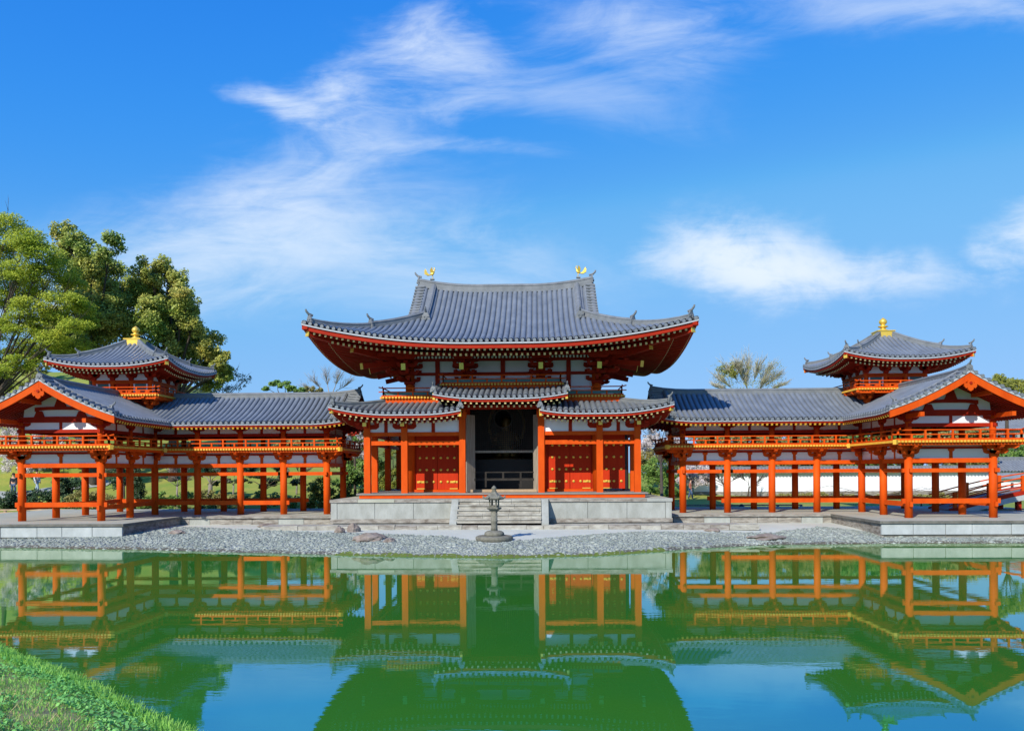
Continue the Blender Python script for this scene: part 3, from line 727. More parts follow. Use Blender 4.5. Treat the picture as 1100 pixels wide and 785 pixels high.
    balcony(-6.45, 6.45, .62, 11.2, 7.24, .46)
    balcony(-3.2, 3.2, .35, 1.9, 7.88, .44)
    b = MB(); b.box(-3.1, 3.1, .9, 1.9, 7.2, 7.77); b.build('balcony_base', 'vermilion_dark', H)
    for x in (-5.12, 5.12):
        b = MB(); b.box(x-.14, x+.14, .70, 1.0, 6.86, 6.99); b.build('bracket', 'vermilion', H)
    # ---------------- portico roofs
    def portico_roof(sx):
        Y0 = -1.7; XO = 8.75; XI = 2.0; Z0 = 6.20
        def lift(d): return .42*max(0, 1-d/3.2)**2
        def Ff(u, t):      # u = |x| along the front
            return (sx*u, Y0+t, Z0+.27*t+max(lift(XO-u)*max(0, 1-t/2.6), .20*max(0, 1-(u-XI)/2.0)**2))
        def Fs(u, t):      # u = y along the side
            return (sx*(XO-t), u, Z0+.27*t+lift(u-Y0)*max(0, 1-t/2.6))
        t = MB(); c = MB()
        tile_slope(t, c, XI, XO, lambda u: 0, lambda u: min(3.2, XO-u), Ff, .29, 6)
        tile_slope(t, c, Y0, 13.5, lambda u: 0, lambda u: min(3.2, u-Y0), Fs, .29, 6)
        t.add(c.v, c.f); R = t.build('portico_roof', 'tile', H)
        us = rng(XI, XO, .2); ys = rng(Y0, 13.5, .3)
        b = MB(); band(b, us, Ff, -.01, .14, -.125, -.065); band(b, ys, Fs, -.01, .14, -.125, -.065); b.build('eave_edging', 'tile_white', R)
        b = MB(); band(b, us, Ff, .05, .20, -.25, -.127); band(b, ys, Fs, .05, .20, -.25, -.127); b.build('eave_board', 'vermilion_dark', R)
        S = lambda u, t: Ff(u, 0)[2]-.25+.10*t; S2 = lambda u, t: Fs(u, 0)[2]-.25+.10*t
        b = MB(); c = MB()
        ru = [XI+.12+.29*i for i in range(int((XO-XI)/.29))]; ry = [Y0+.3+.29*i for i in range(46)]
        rafters(b, c, ru, Ff, S, .14, 1.5, .09, .11, 0, lambda u: XO-u); rafters(b, c, [u+.145 for u in ru], Ff, S, .55, 3.3, .085, .10, -.20, lambda u: XO-u)
        rafters(b, c, ry, Fs, S2, .14, 1.5, .09, .11, 0, lambda u: u-Y0); rafters(b, c, ry, Fs, S2, .55, 3.3, .085, .10, -.20, lambda u: u-Y0)
        two_tone(b, c, R)
        b = MB(); b.grid([[(Ff(u,0)[0], Y0+.1+(min(3.3, max(.12, XO-u))-.1)*k/5, S(u, min(3.3, max(.12, XO-u))*k/5)) for u in us] for k in range(6)])
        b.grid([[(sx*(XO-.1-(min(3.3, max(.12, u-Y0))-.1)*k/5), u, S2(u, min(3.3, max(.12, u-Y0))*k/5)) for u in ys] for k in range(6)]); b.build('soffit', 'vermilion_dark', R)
        ridge_part(R, [Vector(Ff(XO-t_, t_))+Vector((0,0,.03)) for t_ in (.25,.8,1.5,2.2,3.0)], .26, .24, (Vector(Ff(XO-.2, .2))+Vector((0,0,.08)), (sx,-1), .62))
        ridge_part(R, [Vector(Ff(XI+.02, t_))+Vector((0,0,.02)) for t_ in (.12,.8,1.6,2.6)], .2, .16, (Vector(Ff(XI+.02, .1))+Vector((0,0,.06)), (0,-1), .55))
        b = MB(); p = Vector(Ff(XO-.12,.12)); b.bar(Vector((p.x, p.y, p.z-.27)), Vector((p.x-sx*1.8, p.y+1.8, p.z-.27-.1)), .2, .2); b.build('hip_rafter', 'vermilion', R)
        b = MB(); b.bar(Vector((p.x+sx*.02, p.y-.02, p.z-.27)), Vector((p.x-sx*.05, p.y+.05, p.z-.27)), .23, .23)
        b.build('corner_cap', 'gold', R); b = MB(); b.bar((sx*(XI+.04), Y0+.06, Ff(XI,0)[2]-.22), (sx*(XI+.04), Y0+.16, Ff(XI,0)[2]-.22), .12, .34); b.build('corner_cap', 'gold', R)
    portico_roof(-1); portico_roof(1)
    def center_roof():
        Y0 = -1.75; XO = 3.42; Z0 = 6.98
        def F(u, t): return (u, Y0+t, Z0+.27*t+.24*max(0, (abs(u)-1.0)/2.4)**2*max(.4, 1-t/4))
        t = MB(); c = MB(); tile_slope(t, c, -XO, XO, lambda u: 0, lambda u: 2.9, F, .29, 5); t.add(c.v, c.f); R = t.build('raised_portico_roof', 'tile', H)
        us = rng(-XO, XO, .2)
        b = MB(); band(b, us, F, -.01, .14, -.125, -.065); b.build('eave_edging', 'tile_white', R)
        b = MB(); band(b, us, F, .05, .2, -.25, -.127)
        b.build('eave_board', 'vermilion_dark', R)
        S = lambda u, t: F(u, 0)[2]-.25+.10*t; b = MB(); c = MB()
        ru = [-XO+.2+.29*i for i in range(23)]
        rafters(b, c, ru, F, S, .14, 1.5, .09, .11); rafters(b, c, [u+.145 for u in ru[:-1]], F, S, .55, 2.9, .085, .10, -.20)
        two_tone(b, c, R)
        b = MB(); b.grid([[(u, Y0+.1+2.8*k/4, S(u, 2.9*k/4)) for u in us] for k in range(5)]); b.build('soffit', 'vermilion_dark', R)
        for sx in (-1, 1):
            ridge_part(R, [Vector(F(sx*(XO-.03), t_))+Vector((0,0,.02)) for t_ in (.1,.8,1.6,2.6)], .2, .16, (Vector(F(sx*(XO-.03), .08))+Vector((0,0,.06)), (0,-1), .55))
            b = MB(); b.bar((sx*(XO-.06), Y0+.06, F(XO,0)[2]-.2), (sx*(XO-.06), Y0+.16, F(XO,0)[2]-.2), .12, .34); b.build('corner_cap', 'gold', R)
            b = MB(); b.prism([(Y0+.15, 0), (1.9, .2), (1.9, .75), (Y0+.15, .2)], lambda p, q, a: (a, p, F(XO,0)[2]-.35+q*.6), sx*(XO-.13), sx*(XO-.2)); b.build('verge_board', 'vermilion_dark', R)
    center_roof()
    # ---------------- the great roof
    AX, AY, ZE, G = 9.80, 8.62, 9.66, 4.25
    A, B_ = .235, .0305
    def lift(d, t): return 1.02*max(0, 1-d/8.6)**2.1*max(0, 1-t/6.5)
    def prof(t): return A*t+B_*t*t
    def Ff(sy):
        def F(u, t):
            z = ZE+prof(t)+lift(AX-abs(u), t)
            if t > 5.55: z += .42*max(0, (abs(u)-1.5)/3.75)**2*((t-5.55)/3.07)
            return (u, YC+sy*(AY-t), z)
        return F
    def Fs(sx):
        def F(u, t): return (sx*(AX-t), YC+u, ZE+prof(t)+lift(AY-abs(u), t))
        return F
    tb = MB(); cb = MB(); TG = AX-G
    for sy in (-1, 1):
        F = Ff(sy)
        tile_slope(tb, cb, -AX, -G, lambda u: 0, lambda u: AX-abs(u), F, .298, 10)
        tile_slope(tb, cb, -G, G, lambda u: 0, lambda u: AY, F, .298, 16)
        tile_slope(tb, cb, G, AX, lambda u: 0, lambda u: AX-abs(u), F, .298, 10)
        for sx in (-1, 1):   # verge strip beyond the descending ridge
            a, c = (-5.27, -G) if sx < 0 else (G, 5.27)
            tile_slope(tb, None, a, c, lambda u: TG-.12, lambda u: AY, F, .298, 7)
    for sx in (-1, 1): tile_slope(tb, cb, -AY, AY, lambda u: 0, lambda u: min(TG, AY-abs(u)), Fs(sx), .298, 10)
    tb.add(cb.v, cb.f); R = tb.build('roof', 'tile', H)
    e1 = MB(); e2 = MB(); rf = MB(); rc = MB(); sf = MB()
    def eave(F, U, lim):
        us = rng(-U, U, .25); band(e1, us, F, -.01, .18, -.15, -.075); band(e2, us, F, .07, .30, -.36, -.152)
        S = lambda u, t: F(u, 0)[2]-.36+.13*t*(1-.35*max(0,(abs(u)-U+5)/5))
        n = int(2*U/.285); ru = [-U+.3+(2*U-.6)*i/(n-1) for i in range(n)]
        rafters(rf, rc, ru, F, S, .22, 2.2, .10, .115, 0, lim); rafters(rf, rc, [u+.14 for u in ru[:-1]], F, S, 1.05, 5.0, .10, .115, -.26, lim)
        sf.grid([[(lambda tt: (F(u, .15+(tt-.15)*k/8)[0], F(u, .15+(tt-.15)*k/8)[1], S(u, tt*k/8)))(min(4.9, max(.2, lim(u)))) for u in us] for k in range(9)])
    for sy in (-1, 1): eave(Ff(sy), AX, lambda u: AX-abs(u))
    for sx in (-1, 1): eave(Fs(sx), AY, lambda u: AY-abs(u))
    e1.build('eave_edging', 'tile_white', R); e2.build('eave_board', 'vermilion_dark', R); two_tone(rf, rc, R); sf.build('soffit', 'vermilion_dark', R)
    # eave purlin
    b = MB(); b.box(-6.6, 6.6, .30, .48, 9.36, 9.56); b.box(-6.6, -6.42, .48, 11.4, 9.36, 9.56); b.box(6.42, 6.6, .48, 11.4, 9.36, 9.56); b.build('eave_purlin', 'vermilion_dark', R)
    # ridges
    F = Ff(-1); zr = lambda u: F(u, AY)[2]
    ridge_part(R, [(u, YC, zr(u)-.02) for u in rng(-5.15, 5.15, .45)], .42, .46, None, 'main_ridge')
    for sx in (-1, 1): end_tile(R, (sx*5.13, YC, zr(5.1)+.12), (sx, 0), .85)
    for sx in (-1, 1):
        for sy in (-1, 1):
            F = Ff(sy)
            ts = rng(TG-.7, AY-.15, .5); kp = [Vector(F(sx*G, t))+Vector((0,0,.05)) for t in ts]; ridge_part(R, kp, .30, .34, (kp[0]+Vector((0,0,.02)), (0, sy), .85))
            hp = [Vector(F(sx*(AX-t), t))+Vector((0,0,.05)) for t in rng(2.9, TG, .5)]; ridge_part(R, hp, .30, .34, (hp[0]+Vector((0,0,.02)), (sx, sy), .85))
            hp = [Vector(F(sx*(AX-t), t))+Vector((0,0,.04)) for t in rng(.35, 2.9, .4)]; ridge_part(R, hp, .28, .27, (hp[0], (sx, sy), .85))
            b = MB()   # short verge tiles stepping down the gable edge
            for t in rng(TG, AY-.3, .27):
                p = Vector(F(sx*5.27, t)); b.tube([p+Vector((-sx*.5,0,.10)), p+Vector((sx*.06,0,.06))], .085, 6)
            b.build('verge_tiles', 'tile_ridge', R)
    # hip rafters with gold ends
    for sx in (-1, 1):
        for sy in (-1, 1):
            b = MB(); c = MB()
            p = Vector((sx*(AX-.25), YC+sy*(AY-.25), ZE+.52)); q = Vector((sx*(AX-4.6), YC+sy*(AY-4.6), ZE-.35)); b.bar(p, q, .26, .34); d = (p-q).normalized(); c.bar(p+d*.002, p+d*.04, .30, .38)
            m_ = p+(q-p)*.42+Vector((0,0,-.2)); b.bar(m_, q+Vector((0,0,-.15)), .24, .3); c.bar(m_+d*.002, m_+d*.04, .28, .34)
            b.build('hip_rafter', 'vermilion_dark', R); c.build('corner_cap', 'gold', R)
    # gable walls
    for sx in (-1, 1):
        b = MB(); y0 = AY-TG-.15; b.prism([(-y0, Ff(-1)(0,TG)[2]-.05), (y0, Ff(-1)(0,TG)[2]-.05), (1.4, 13.2), (0, 13.75), (-1.4, 13.2)], lambda p, q, a: (a, YC+p, q), sx*4.2, sx*4.32)
        b.build('gable_wall', 'plaster', R)
    for sx in (-1, 1):
        for sy in (-1, 1):
            b = MB(); F = Ff(sy); secs = []
            for t in rng(TG+.1, AY, .3):
                p = Vector(F(sx*5.16, t)); secs.append([p+Vector((0,0,-.04)), p+Vector((sx*.08,0,-.04)), p+Vector((sx*.08,0,-.36)), p+Vector((0,0,-.36))])
            b.sweep(secs); b.build('bargeboard', 'vermilion', R)
main_hall()

# ------------------------------------------------------------------ wings
def wing(s):
    side = 'south' if s < 0 else 'north'
    W = thing('wing_pavilion', 'raised vermilion corridor wing with corner turret, backed by tall dark trees' if s < 0 else 'raised vermilion corridor wing with corner turret, white plaster wall behind its columns', 'temple wing', (s*19.5, 2.17, .9), 'corridor wings beside the hall')
    XI, XO = 19.5, 23.45; YF, YM, YB, YR = -3.53, -.66, 2.17, 6.0; FZ = .9
    CX = [9.82, 12.24, 14.66, 17.08]
    cols = [(x, y) for y in (YF, YM, YB, YR) for x in (XI, XO)] + [(x, y) for x in CX for y in (YB, YR)]
    for x, y in cols:
        b = MB(); b.tube([(s*x, y, FZ), (s*x, y, 3.80)], .185, 16); b.build('column', 'vermilion', W, True)
        b = MB(); b.tube([(s*x, y, 4.56), (s*x, y, 5.72)], .15, 12); b.build('upper_column', 'vermilion', W, True)
    # runs: (p, q, outward, has_lower, lower z)
    runs = [((XI,YF),(XO,YF),(0,-1),1.70), ((XI,YF),(XI,YB),(-1,0),1.55), ((XO,YF),(XO,YR),(1,0),1.55), ((XI,YB),(12.24,YB),(0,-1),1.55),
            ((12.24,YB),(9.82,YB),(0,-1),None), ((9.82,YB),(9.82,YR),(-1,0),None), ((9.82,YR),(12.24,YR),(0,1),None), ((12.24,YR),(XO,YR),(0,1),1.55)]
    for p, q, o, zl in runs:
        P = Vector((s*p[0], p[1])); Q = Vector((s*q[0], q[1])); d = (Q-P).normalized()
        def beam(z, h, w, ext, name='tie_beam', m='vermilion'):
            b = MB(); b.bar((P.x-d.x*ext, P.y-d.y*ext, z), (Q.x+d.x*ext, Q.y+d.y*ext, z), w, h); return b.build(name, m, W)
        k = .001*runs.index((p, q, o, zl))
        if zl: beam(zl+k, .23, .13, .32)
        if zl: 
            for e in (P-d*.24, Q+d*.24): pass
        beam(3.15+k, .19, .12, .30)
        beam(3.62+k, .21, .20-k, .05)
        beam(4.22+k, .10, .14, .0, 'tie_beam', 'vermilion_dark')
        beam(4.39+k, .10, .18-k, .4, 'floor_beam', 'vermilion_dark')
        beam(5.30+k, .17, .14, .2, 'tie_beam', 'vermilion_dark')
        beam(5.80+k, .14, .17-k, .35, 'wall_plate', 'vermilion_dark')
        # plaster panels with struts, bay by bay
        L = (Q-P).length; ys = sorted({0.0, L} | {abs((Vector((s*x, y))-P).dot(d)) for x, y in cols if abs((Vector((s*x, y))-P).cross(d)) < .01 and -.01 < (Vector((s*x, y))-P).dot(d) < L+.01})
        for a, c in zip(ys, ys[1:]):
            if c-a < .3: continue
            A = P+d*(a+.17); Cc = P+d*(c-.17)
            b = MB(); b.bar((A.x, A.y, 3.945), (Cc.x, Cc.y, 3.945), .05, .445); b.build('plaster_panel', 'plaster', W)
            b = MB(); b.bar((A.x, A.y, 5.55), (Cc.x, Cc.y, 5.55), .05, .35); b.build('plaster_panel', 'plaster', W)
            b = MB(); b.bar((A.x, A.y, 4.31), (Cc.x, Cc.y, 4.31), .05, .09); b.build('plaster_panel', 'plaster', W)
            m_ = P+d*((a+c)/2)
            b = MB(); b.bar((m_.x, m_.y, 3.72), (m_.x, m_.y, 4.18), .16, .09, (d.y, -d.x, 0)); block(b, (m_.x, m_.y, 4.05), .13, .13); b.build('strut', 'vermilion', W)
            b = MB(); b.bar((m_.x, m_.y, 5.39), (m_.x, m_.y, 5.73), .15, .08, (d.y, -d.x, 0)); b.build('strut', 'vermilion_dark', W)
    def outs_for(x, y):
        o = []
        if y == YF: o.append((0,-1))
        if y == YB and x < XI-.1: o.append((0,-1))
        if y == YR: o.append((0,1))
        if x == XO: o.append((s,0))
        if x == XI and y < YB: o.append((-s,0))
        if x == 9.82: o.append((-s,0))
        if len(o) == 2: o.append((o[0][0]+o[1][0], o[0][1]+o[1][1]))
        return o or [(-s,-1)]
    for x, y in cols:
        b = MB(); bracket_set(b, s*x, y, 3.72, outs_for(x, y), 2, .34, .24, .95, .20); b.build('bracket', 'vermilion', W)
        b = MB(); o = outs_for(x, y)[0]; lat = (o[1], o[0]) if o[0]*o[1] == 0 else (1, 0)
        arm(b, (s*x, y, 5.54), lat, .95, .15, .18); block(b, (s*x, y, 5.45), .17, .12); b.build('bracket', 'vermilion_dark', W)
    # gallery deck and balustrade
    b = MB(); b.box(s*18.55, s*24.40, -4.48, 6.95, 4.455, 4.57); D = b.build('gallery_deck', 'vermilion', W)
    b = MB(); b.box(s*8.92, s*18.549, 1.22, 6.95, 4.453, 4.568); D2 = b.build('gallery_deck', 'vermilion', W)
    edges = [((18.55,-4.48),(24.40,-4.48),(0,-1)), ((18.55,1.22),(18.55,-4.48),(-s,0)), ((24.40,-4.48),(24.40,6.95),(s,0)), ((8.92,1.22),(18.55,1.22),(0,-1)), ((8.92,6.95),(8.92,1.22),(-s,0)), ((24.4,6.95),(8.92,6.95),(0,1))]
    for p, q, o in edges:
        p2 = Vector((s*p[0], p[1])); q2 = Vector((s*q[0], q[1])); ov = Vector(o)
        Dk = D if p[0] > 18 and q[0] > 18 else D2
        b = MB(); joists(b, p2, q2, o, 4.445, 4.548, .155, .10, .09); b.build('joist_slats', 'yellow_paint', Dk)
        b = MB(); i = -ov*.12; b.bar((p2.x+i.x, p2.y+i.y, 4.39), (q2.x+i.x, q2.y+i.y, 4.39), .14, .125); b.build('edge_beam', 'vermilion', Dk)
        b = MB(); i = -ov*.10; e = (q2-p2).normalized()*.10; railing(b, p2+i+e, q2+i-e, 4.57, .46, .26, .62, .085); b.build('railing', 'vermilion', Dk)
    for (p, q, o) in edges:
        for (cx, cy), dd in ((p, o),):
            pass
    for cx, cy, dx, dy in ((18.55,-4.48,-1,-1), (24.4,-4.48,1,-1), (18.55,1.22,-1,-1), (8.92,1.22,-1,-1)):
        b = MB(); b.bar((s*(cx+dx*.02), cy+dy*.02, 4.47), (s*(cx+dx*.17), cy+dy*.17, 4.47), .16, .22); b.build('corner_cap', 'yellow_paint', W)
    # ceiling over the gallery keeps the storey dark, as in the photograph
    b = MB(); b.box(s*19.6, s*23.35, YF+.1, 5.9, 5.84, 5.88); b.box(s*9.9, s*19.59, 2.27, 5.9, 5.841, 5.881); b.build('ceiling_planks', 'recess_black', W)
    # ---------------- roofs
    EX, EXO, YG, YE, T, Z0 = 17.9, 25.05, -5.35, .53, 3.57, 5.88
    A, B_ = .315, .0435
    pr = lambda t: A*t+B_*t*t
    def cl(d, L=.26, R=2.4): return L*max(0, 1-d/R)**2
    def Fc(u, t):   # corridor front slope, u = |x|
        return (s*u, YE+t, Z0+pr(t)+cl(u-8.25, .22, 2.2))
    def Fcb(u, t): return (s*u, 7.70-t, Z0+pr(t)+cl(u-8.25, .22, 2.2))
    def Fi(u, t):   # wing inner slope, u = y
        return (s*(EX+t), u, Z0+pr(t)+cl(u-YG, .12, 2.0))
    def Fo(u, t): return (s*(EXO-t), u, Z0+pr(t)+cl(u-YG, .12, 2.0))
    t = MB(); c = MB()
    tile_slope(t, c, 8.25, EX, lambda u: 0, lambda u: T, Fc, .29, 8)
    tile_slope(t, None, EX, EX+T, lambda u: u-EX, lambda u: T, Fc, .29, 8)
    tile_slope(t, c, 8.25, 21.4, lambda u: 0, lambda u: T, Fcb, .29, 6)
    tile_slope(t, c, YG, YE, lambda u: 0, lambda u: T, Fi, .29, 8)
    tile_slope(t, None, YE, YE+T, lambda u: u-YE, lambda u: T, Fi, .29, 8)
    tile_slope(t, c, YG, 7.7, lambda u: 0, lambda u: min(T, 7.75-u), Fo, .29, 8)
    tile_slope(t, c, 21.4, EXO, lambda u: 0, lambda u: min(T, EXO+.05-u), Fcb, .29, 6)
    t.add(c.v, c.f); R = t.build('roof', 'tile', W)
    e1 = MB(); e2 = MB(); rf = MB(); rc = MB(); sf = MB()
    for F, u0, u1 in ((Fc, 8.3, EX+.2), (Fi, YG+.05, YE+.2), (Fo, YG+.05, 7.7), (Fcb, 8.3, EXO)):
        us = rng(u0, u1, .3); band(e1, us, F, -.01, .13, -.115, -.06); band(e2, us, F, .05, .19, -.21, -.117)
        n = int((u1-u0)/.25); ru = [u0+.2+.25*i for i in range(n)]
        S = lambda u, t, F=F: F(u, t)[2]-.20
        rafters(rf, rc, ru, F, S, .10, T-.05, .10, .115, -.03)
        sf.grid([[(lambda q: (q[0], q[1], q[2]-.16))(F(u, .12+(T-.13)*k/8)) for u in us] for k in range(9)])
    e1.build('eave_edging', 'tile_white', R); e2.build('eave_board', 'vermilion_dark', R); two_tone(rf, rc, R, 'yellow_paint'); sf.build('soffit', 'vermilion_dark', R)
    zt = Z0+pr(T)
    ridge_part(R, [(s*u, YE+T, Fc(u, T)[2]-.03) for u in rng(8.35, 20.4, .7)], .32, .33, ((s*8.38, YE+T, Fc(8.3, T)[2]+.02), (-s, 0), .62), 'main_ridge')
    xm = s*(EX+EXO)/2
    ridge_part(R, [(xm, y, zt-.03+cl(y-YG, .12, 2.0)) for y in rng(YG+.05, 2.9, .6)], .32, .33, ((xm, YG+.08, zt+.10), (0, -1), .62), 'main_ridge')
    for F in (Fi, Fo):
        kp = [Vector(F(YG+.85, t_))+Vector((0,0,.05)) for t_ in rng(.55, T-.1, .4)]; ridge_part(R, kp, .24, .22, (kp[0], (kp[0].x-kp[1].x, 0), .62))
        b = MB()
        for t_ in rng(.12, T-.25, .285):
            p = Vector(F(YG, t_)); b.tube([p+Vector((0,.6,.10)), p+Vector((0,-.06,.05))], .085, 7)
        b.build('verge_tiles', 'tile_ridge', R)
    kp = [Vector(Fc(9.15, t_))+Vector((0,0,.05)) for t_ in rng(.3, T-.1, .4)]; ridge_part(R, kp, .24, .22, (kp[0], (0, -1), .55))
    b = MB()
    for t_ in rng(.12, T-.25, .285):
        p = Vector(Fc(8.25, t_)); b.tube([p+Vector((s*.6,0,.10)), p+Vector((-s*.06,0,.05))], .085, 7)
    b.build('verge_tiles', 'tile_ridge', R)
    # valley gutter tiles at the inner corner
    ridge_part(R, [Vector(Fc(EX+t_, t_))+Vector((0,0,-.05)) for t_ in rng(.0, T, .5)], .34, .14, None, 'valley_tiles')
    # gable front: bargeboards, white edging, pendant, framed plaster
    def barge(F, y0, y1, dz0, dz1, m, name, par):
        b = MB(); secs = []
        for t_ in rng(.0, T, .2):
            q = F(YG, t_); secs.append([(q[0], y0, q[2]+dz0), (q[0], y1, q[2]+dz0), (q[0], y1, q[2]+dz1), (q[0], y0, q[2]+dz1)])
        b.sweep(secs); return b.build(name, m, par)
    for F in (Fi, Fo):
        barge(F, YG-.02, YG+.2, -.09, -.005, 'tile_white', 'verge_edging', R)
        barge(F, YG+.02, YG+.11, -.44, -.092, 'vermilion', 'bargeboard', R)
        barge(F, YG+.11, YG+.16, -.34, -.094, 'vermilion_dark', 'bargeboard', R)
    b = MB(); gp = [(0,.25),(.12,.2),(.14,.05),(.28,.06),(.30,-.10),(.22,-.20),(.14,-.16),(.12,-.26),(0,-.34)]
    gp = gp+[(-x, y) for x, y in gp[::-1][1:-1]]
    b.prism([(x*.95, y*.95) for x, y in gp], lambda p, q, a: (xm+p, a, zt-.52+q), YG-.06, YG+.015); G = b.build('gable_pendant', 'vermilion', R)
    b = MB(); b.tube([(xm, YG-.10, zt-.47), (xm, YG-.05, zt-.47)], .07, 6); b.build('boss', 'vermilion_dark', G)
    # purlins carrying the overhang
    for dx, z in ((0, zt-.30), (1.05, zt-.86), (-1.05, zt-.86), (2.05, 5.72), (-2.05, 5.72)):
        b = MB(); b.box(xm+dx-.09, xm+dx+.09, YG+.18, YF+.3, z-.10, z+.10); b.build('purlin', 'vermilion', R)
    yw = YF
    b = MB(); pts = [(-1.9, 5.72)]+[(-(3.575-t_), Z0+pr(t_)-.17) for t_ in rng(1.75, 3.5, .35)]+[(3.575-t_, Z0+pr(t_)-.17) for t_ in rng(3.5, 1.75, .35)]+[(1.9, 5.72)]
    b.prism(pts, lambda p, q, a: (xm+p, a, q), yw-.01, yw+.05); b.build('gable_plaster', 'plaster', R)
    b = MB()
    def rainbow(z, half, h, name='rainbow_beam'):
        b = MB(); n = 12; pts = [(half*(2*i/n-1), z+h*.5+.05*(1-(2*i/n-1)**2)) for i in range(n+1)]+[(half*(1-2*i/n), z-h*.5+.09*(1-abs(1-2*i/n)**4)) for i in range(n+1)]
        b.prism(pts, lambda p, q, a: (xm+p, a, q), yw-.12, yw+.1); b.build(name, 'vermilion_dark', R)
    rainbow(5.86, 2.1, .22); rainbow(6.36, 1.25, .20)
    for dx in (-1.05, 1.05):
        b = MB(); b.frustum(xm+dx, yw, 5.98, 6.28, .26, .11, .13, .10); b.build('gable_strut', 'vermilion_dark', R)
    b = MB(); b.frustum(xm, yw, 6.46, 6.95, .30, .11, .12, .10); b.build('gable_strut', 'vermilion_dark', R)
    # ---------------- corner turret
    X0, Y0 = s*(EX+EXO)/2, 4.08
    b = MB(); b.box(X0-1.45, X0+1.45, Y0-1.45, Y0+1.45, 6.3, 7.2); b.build('turret_base', 'vermilion_dark', W)
    TW = 1.60; TZ = 7.62
    b = MB(); b.box(X0-TW+.04, X0+TW-.04, Y0-TW+.04, Y0+TW-.04, 7.2, 9.15); TB = b.build('turret_body', 'vermilion_dark', W)
    cs = [-TW, -TW/3, TW/3, TW]
    for i, a in enumerate(cs):
        for j, c_ in enumerate(cs):
            if 0 < i < 3 and 0 < j < 3: continue
            b = MB(); b.tube([(X0+a, Y0+c_, TZ), (X0+a, Y0+c_, 8.55)], .095, 10); b.build('turret_column', 'vermilion', TB)
            outs = []
            if i == 0: outs.append((-1,0))
            if i == 3: outs.append((1,0))
            if j == 0: outs.append((0,-1))
            if j == 3: outs.append((0,1))
            if len(outs) == 2: outs.append((outs[0][0]+outs[1][0], outs[0][1]+outs[1][1]))
            b = MB(); bracket_set(b, X0+a, Y0+c_, 8.42, outs, 2, .36, .22, .62, .13); b.build('bracket', 'vermilion_dark', TB)
            if j in (0, 3) or i in (0, 3):
                b = MB(); bracket_set(b, X0+a*.95, Y0+c_*.95, 6.85, outs, 2, .34, .24, .62, .14); b.build('bracket', 'vermilion', TB)
    for (ax, ay) in ((0,-1), (0,1), (1,0), (-1,0)):
        lat = (1,0) if ax == 0 else (0,1)
        def P3(l, d, z): return (X0+lat[0]*l+ax*(TW+d), Y0+lat[1]*l+ay*(TW+d), z)
        for z, h in ((8.31, .09), (8.42, .07), (7.72, .10)):
            b = MB(); b.bar(P3(-TW-.1, .01, z), P3(TW+.1, .01, z), .14, h); b.build('tie_beam', 'vermilion', TB)
        for k in (-1, 0, 1):
            c_ = k*TW*2/3
            b = MB(); b.prism([(-.40,8.46),(-.40,8.56),(-.24,8.62),(-.16,8.80),(0,8.88),(.16,8.80),(.24,8.62),(.40,8.56),(.40,8.46)], lambda p, q, a: P3(c_+p, a, q), -.03, .0); b.build('plaster_panel', 'plaster', TB)
            if k:
                b = MB()
                for e in (-.36, .36): b.bar(P3(c_+e, .03, 7.74), P3(c_+e, .03, 8.25), .075, .06, (ax, ay, 0))
                WF = b.build('window_frame', 'plaster', TB)
                b = MB()
                b.bar(P3(c_-.32, .01, 8.02), P3(c_+.32, .01, 8.02), .03, .46); b.build('window_lattice', 'teal_paint', TB)
            else:
                b = MB(); b.bar(P3(-.36, .0, 8.0), P3(.36, .0, 8.0), .05, .5); b.build('turret_door', 'door_red', TB)
    dk = 2.32
    b = MB(); b.box(X0-dk, X0+dk, Y0-dk, Y0+dk, TZ-.11, TZ); D = b.build('turret_deck', 'vermilion', W)
    js = MB()
    for p, q, o in (((-dk,-dk),(dk,-dk),(0,-1)), ((dk,-dk),(dk,dk),(1,0)), ((-dk,dk),(-dk,-dk),(-1,0)), ((dk,dk),(-dk,dk),(0,1))):
        joists(js, (X0+p[0], Y0+p[1]), (X0+q[0], Y0+q[1]), o, TZ-.115, TZ-.02, .15, .10, .08)
        e = (Vector(q)-Vector(p)).normalized()*.1; ov = Vector(o)*-.1
        b = MB(); railing(b, Vector((X0+p[0], Y0+p[1]))+e+ov, Vector((X0+q[0], Y0+q[1]))-e+ov, TZ, .38, .22, .55, .07); b.build('railing', 'vermilion', D)
        b = MB(); i = Vector(o)*-.1; b.bar((X0+p[0]+i.x, Y0+p[1]+i.y, TZ-.2), (X0+q[0]+i.x, Y0+q[1]+i.y, TZ-.2), .12, .16); b.build('edge_beam', 'vermilion', D)
    js.build('joist_slats', 'yellow_paint', D)
    HX = 3.42; ZE = 9.12; A2, B2 = .30, .068
    def tl(d, t): return .40*max(0, 1-d/3.0)**2*max(0, 1-t/2.6)
    def face(ax, ay):
        def F(u, t):
            z = ZE+A2*t+B2*t*t+tl(HX-abs(u), t)
            return (X0+(u if ax == 0 else ax*(HX-t)), Y0+(u if ay == 0 else ay*(HX-t)), z)
        return F
    t = MB(); c = MB(); e1 = MB(); e2 = MB(); rf = MB(); rc = MB(); sf = MB()
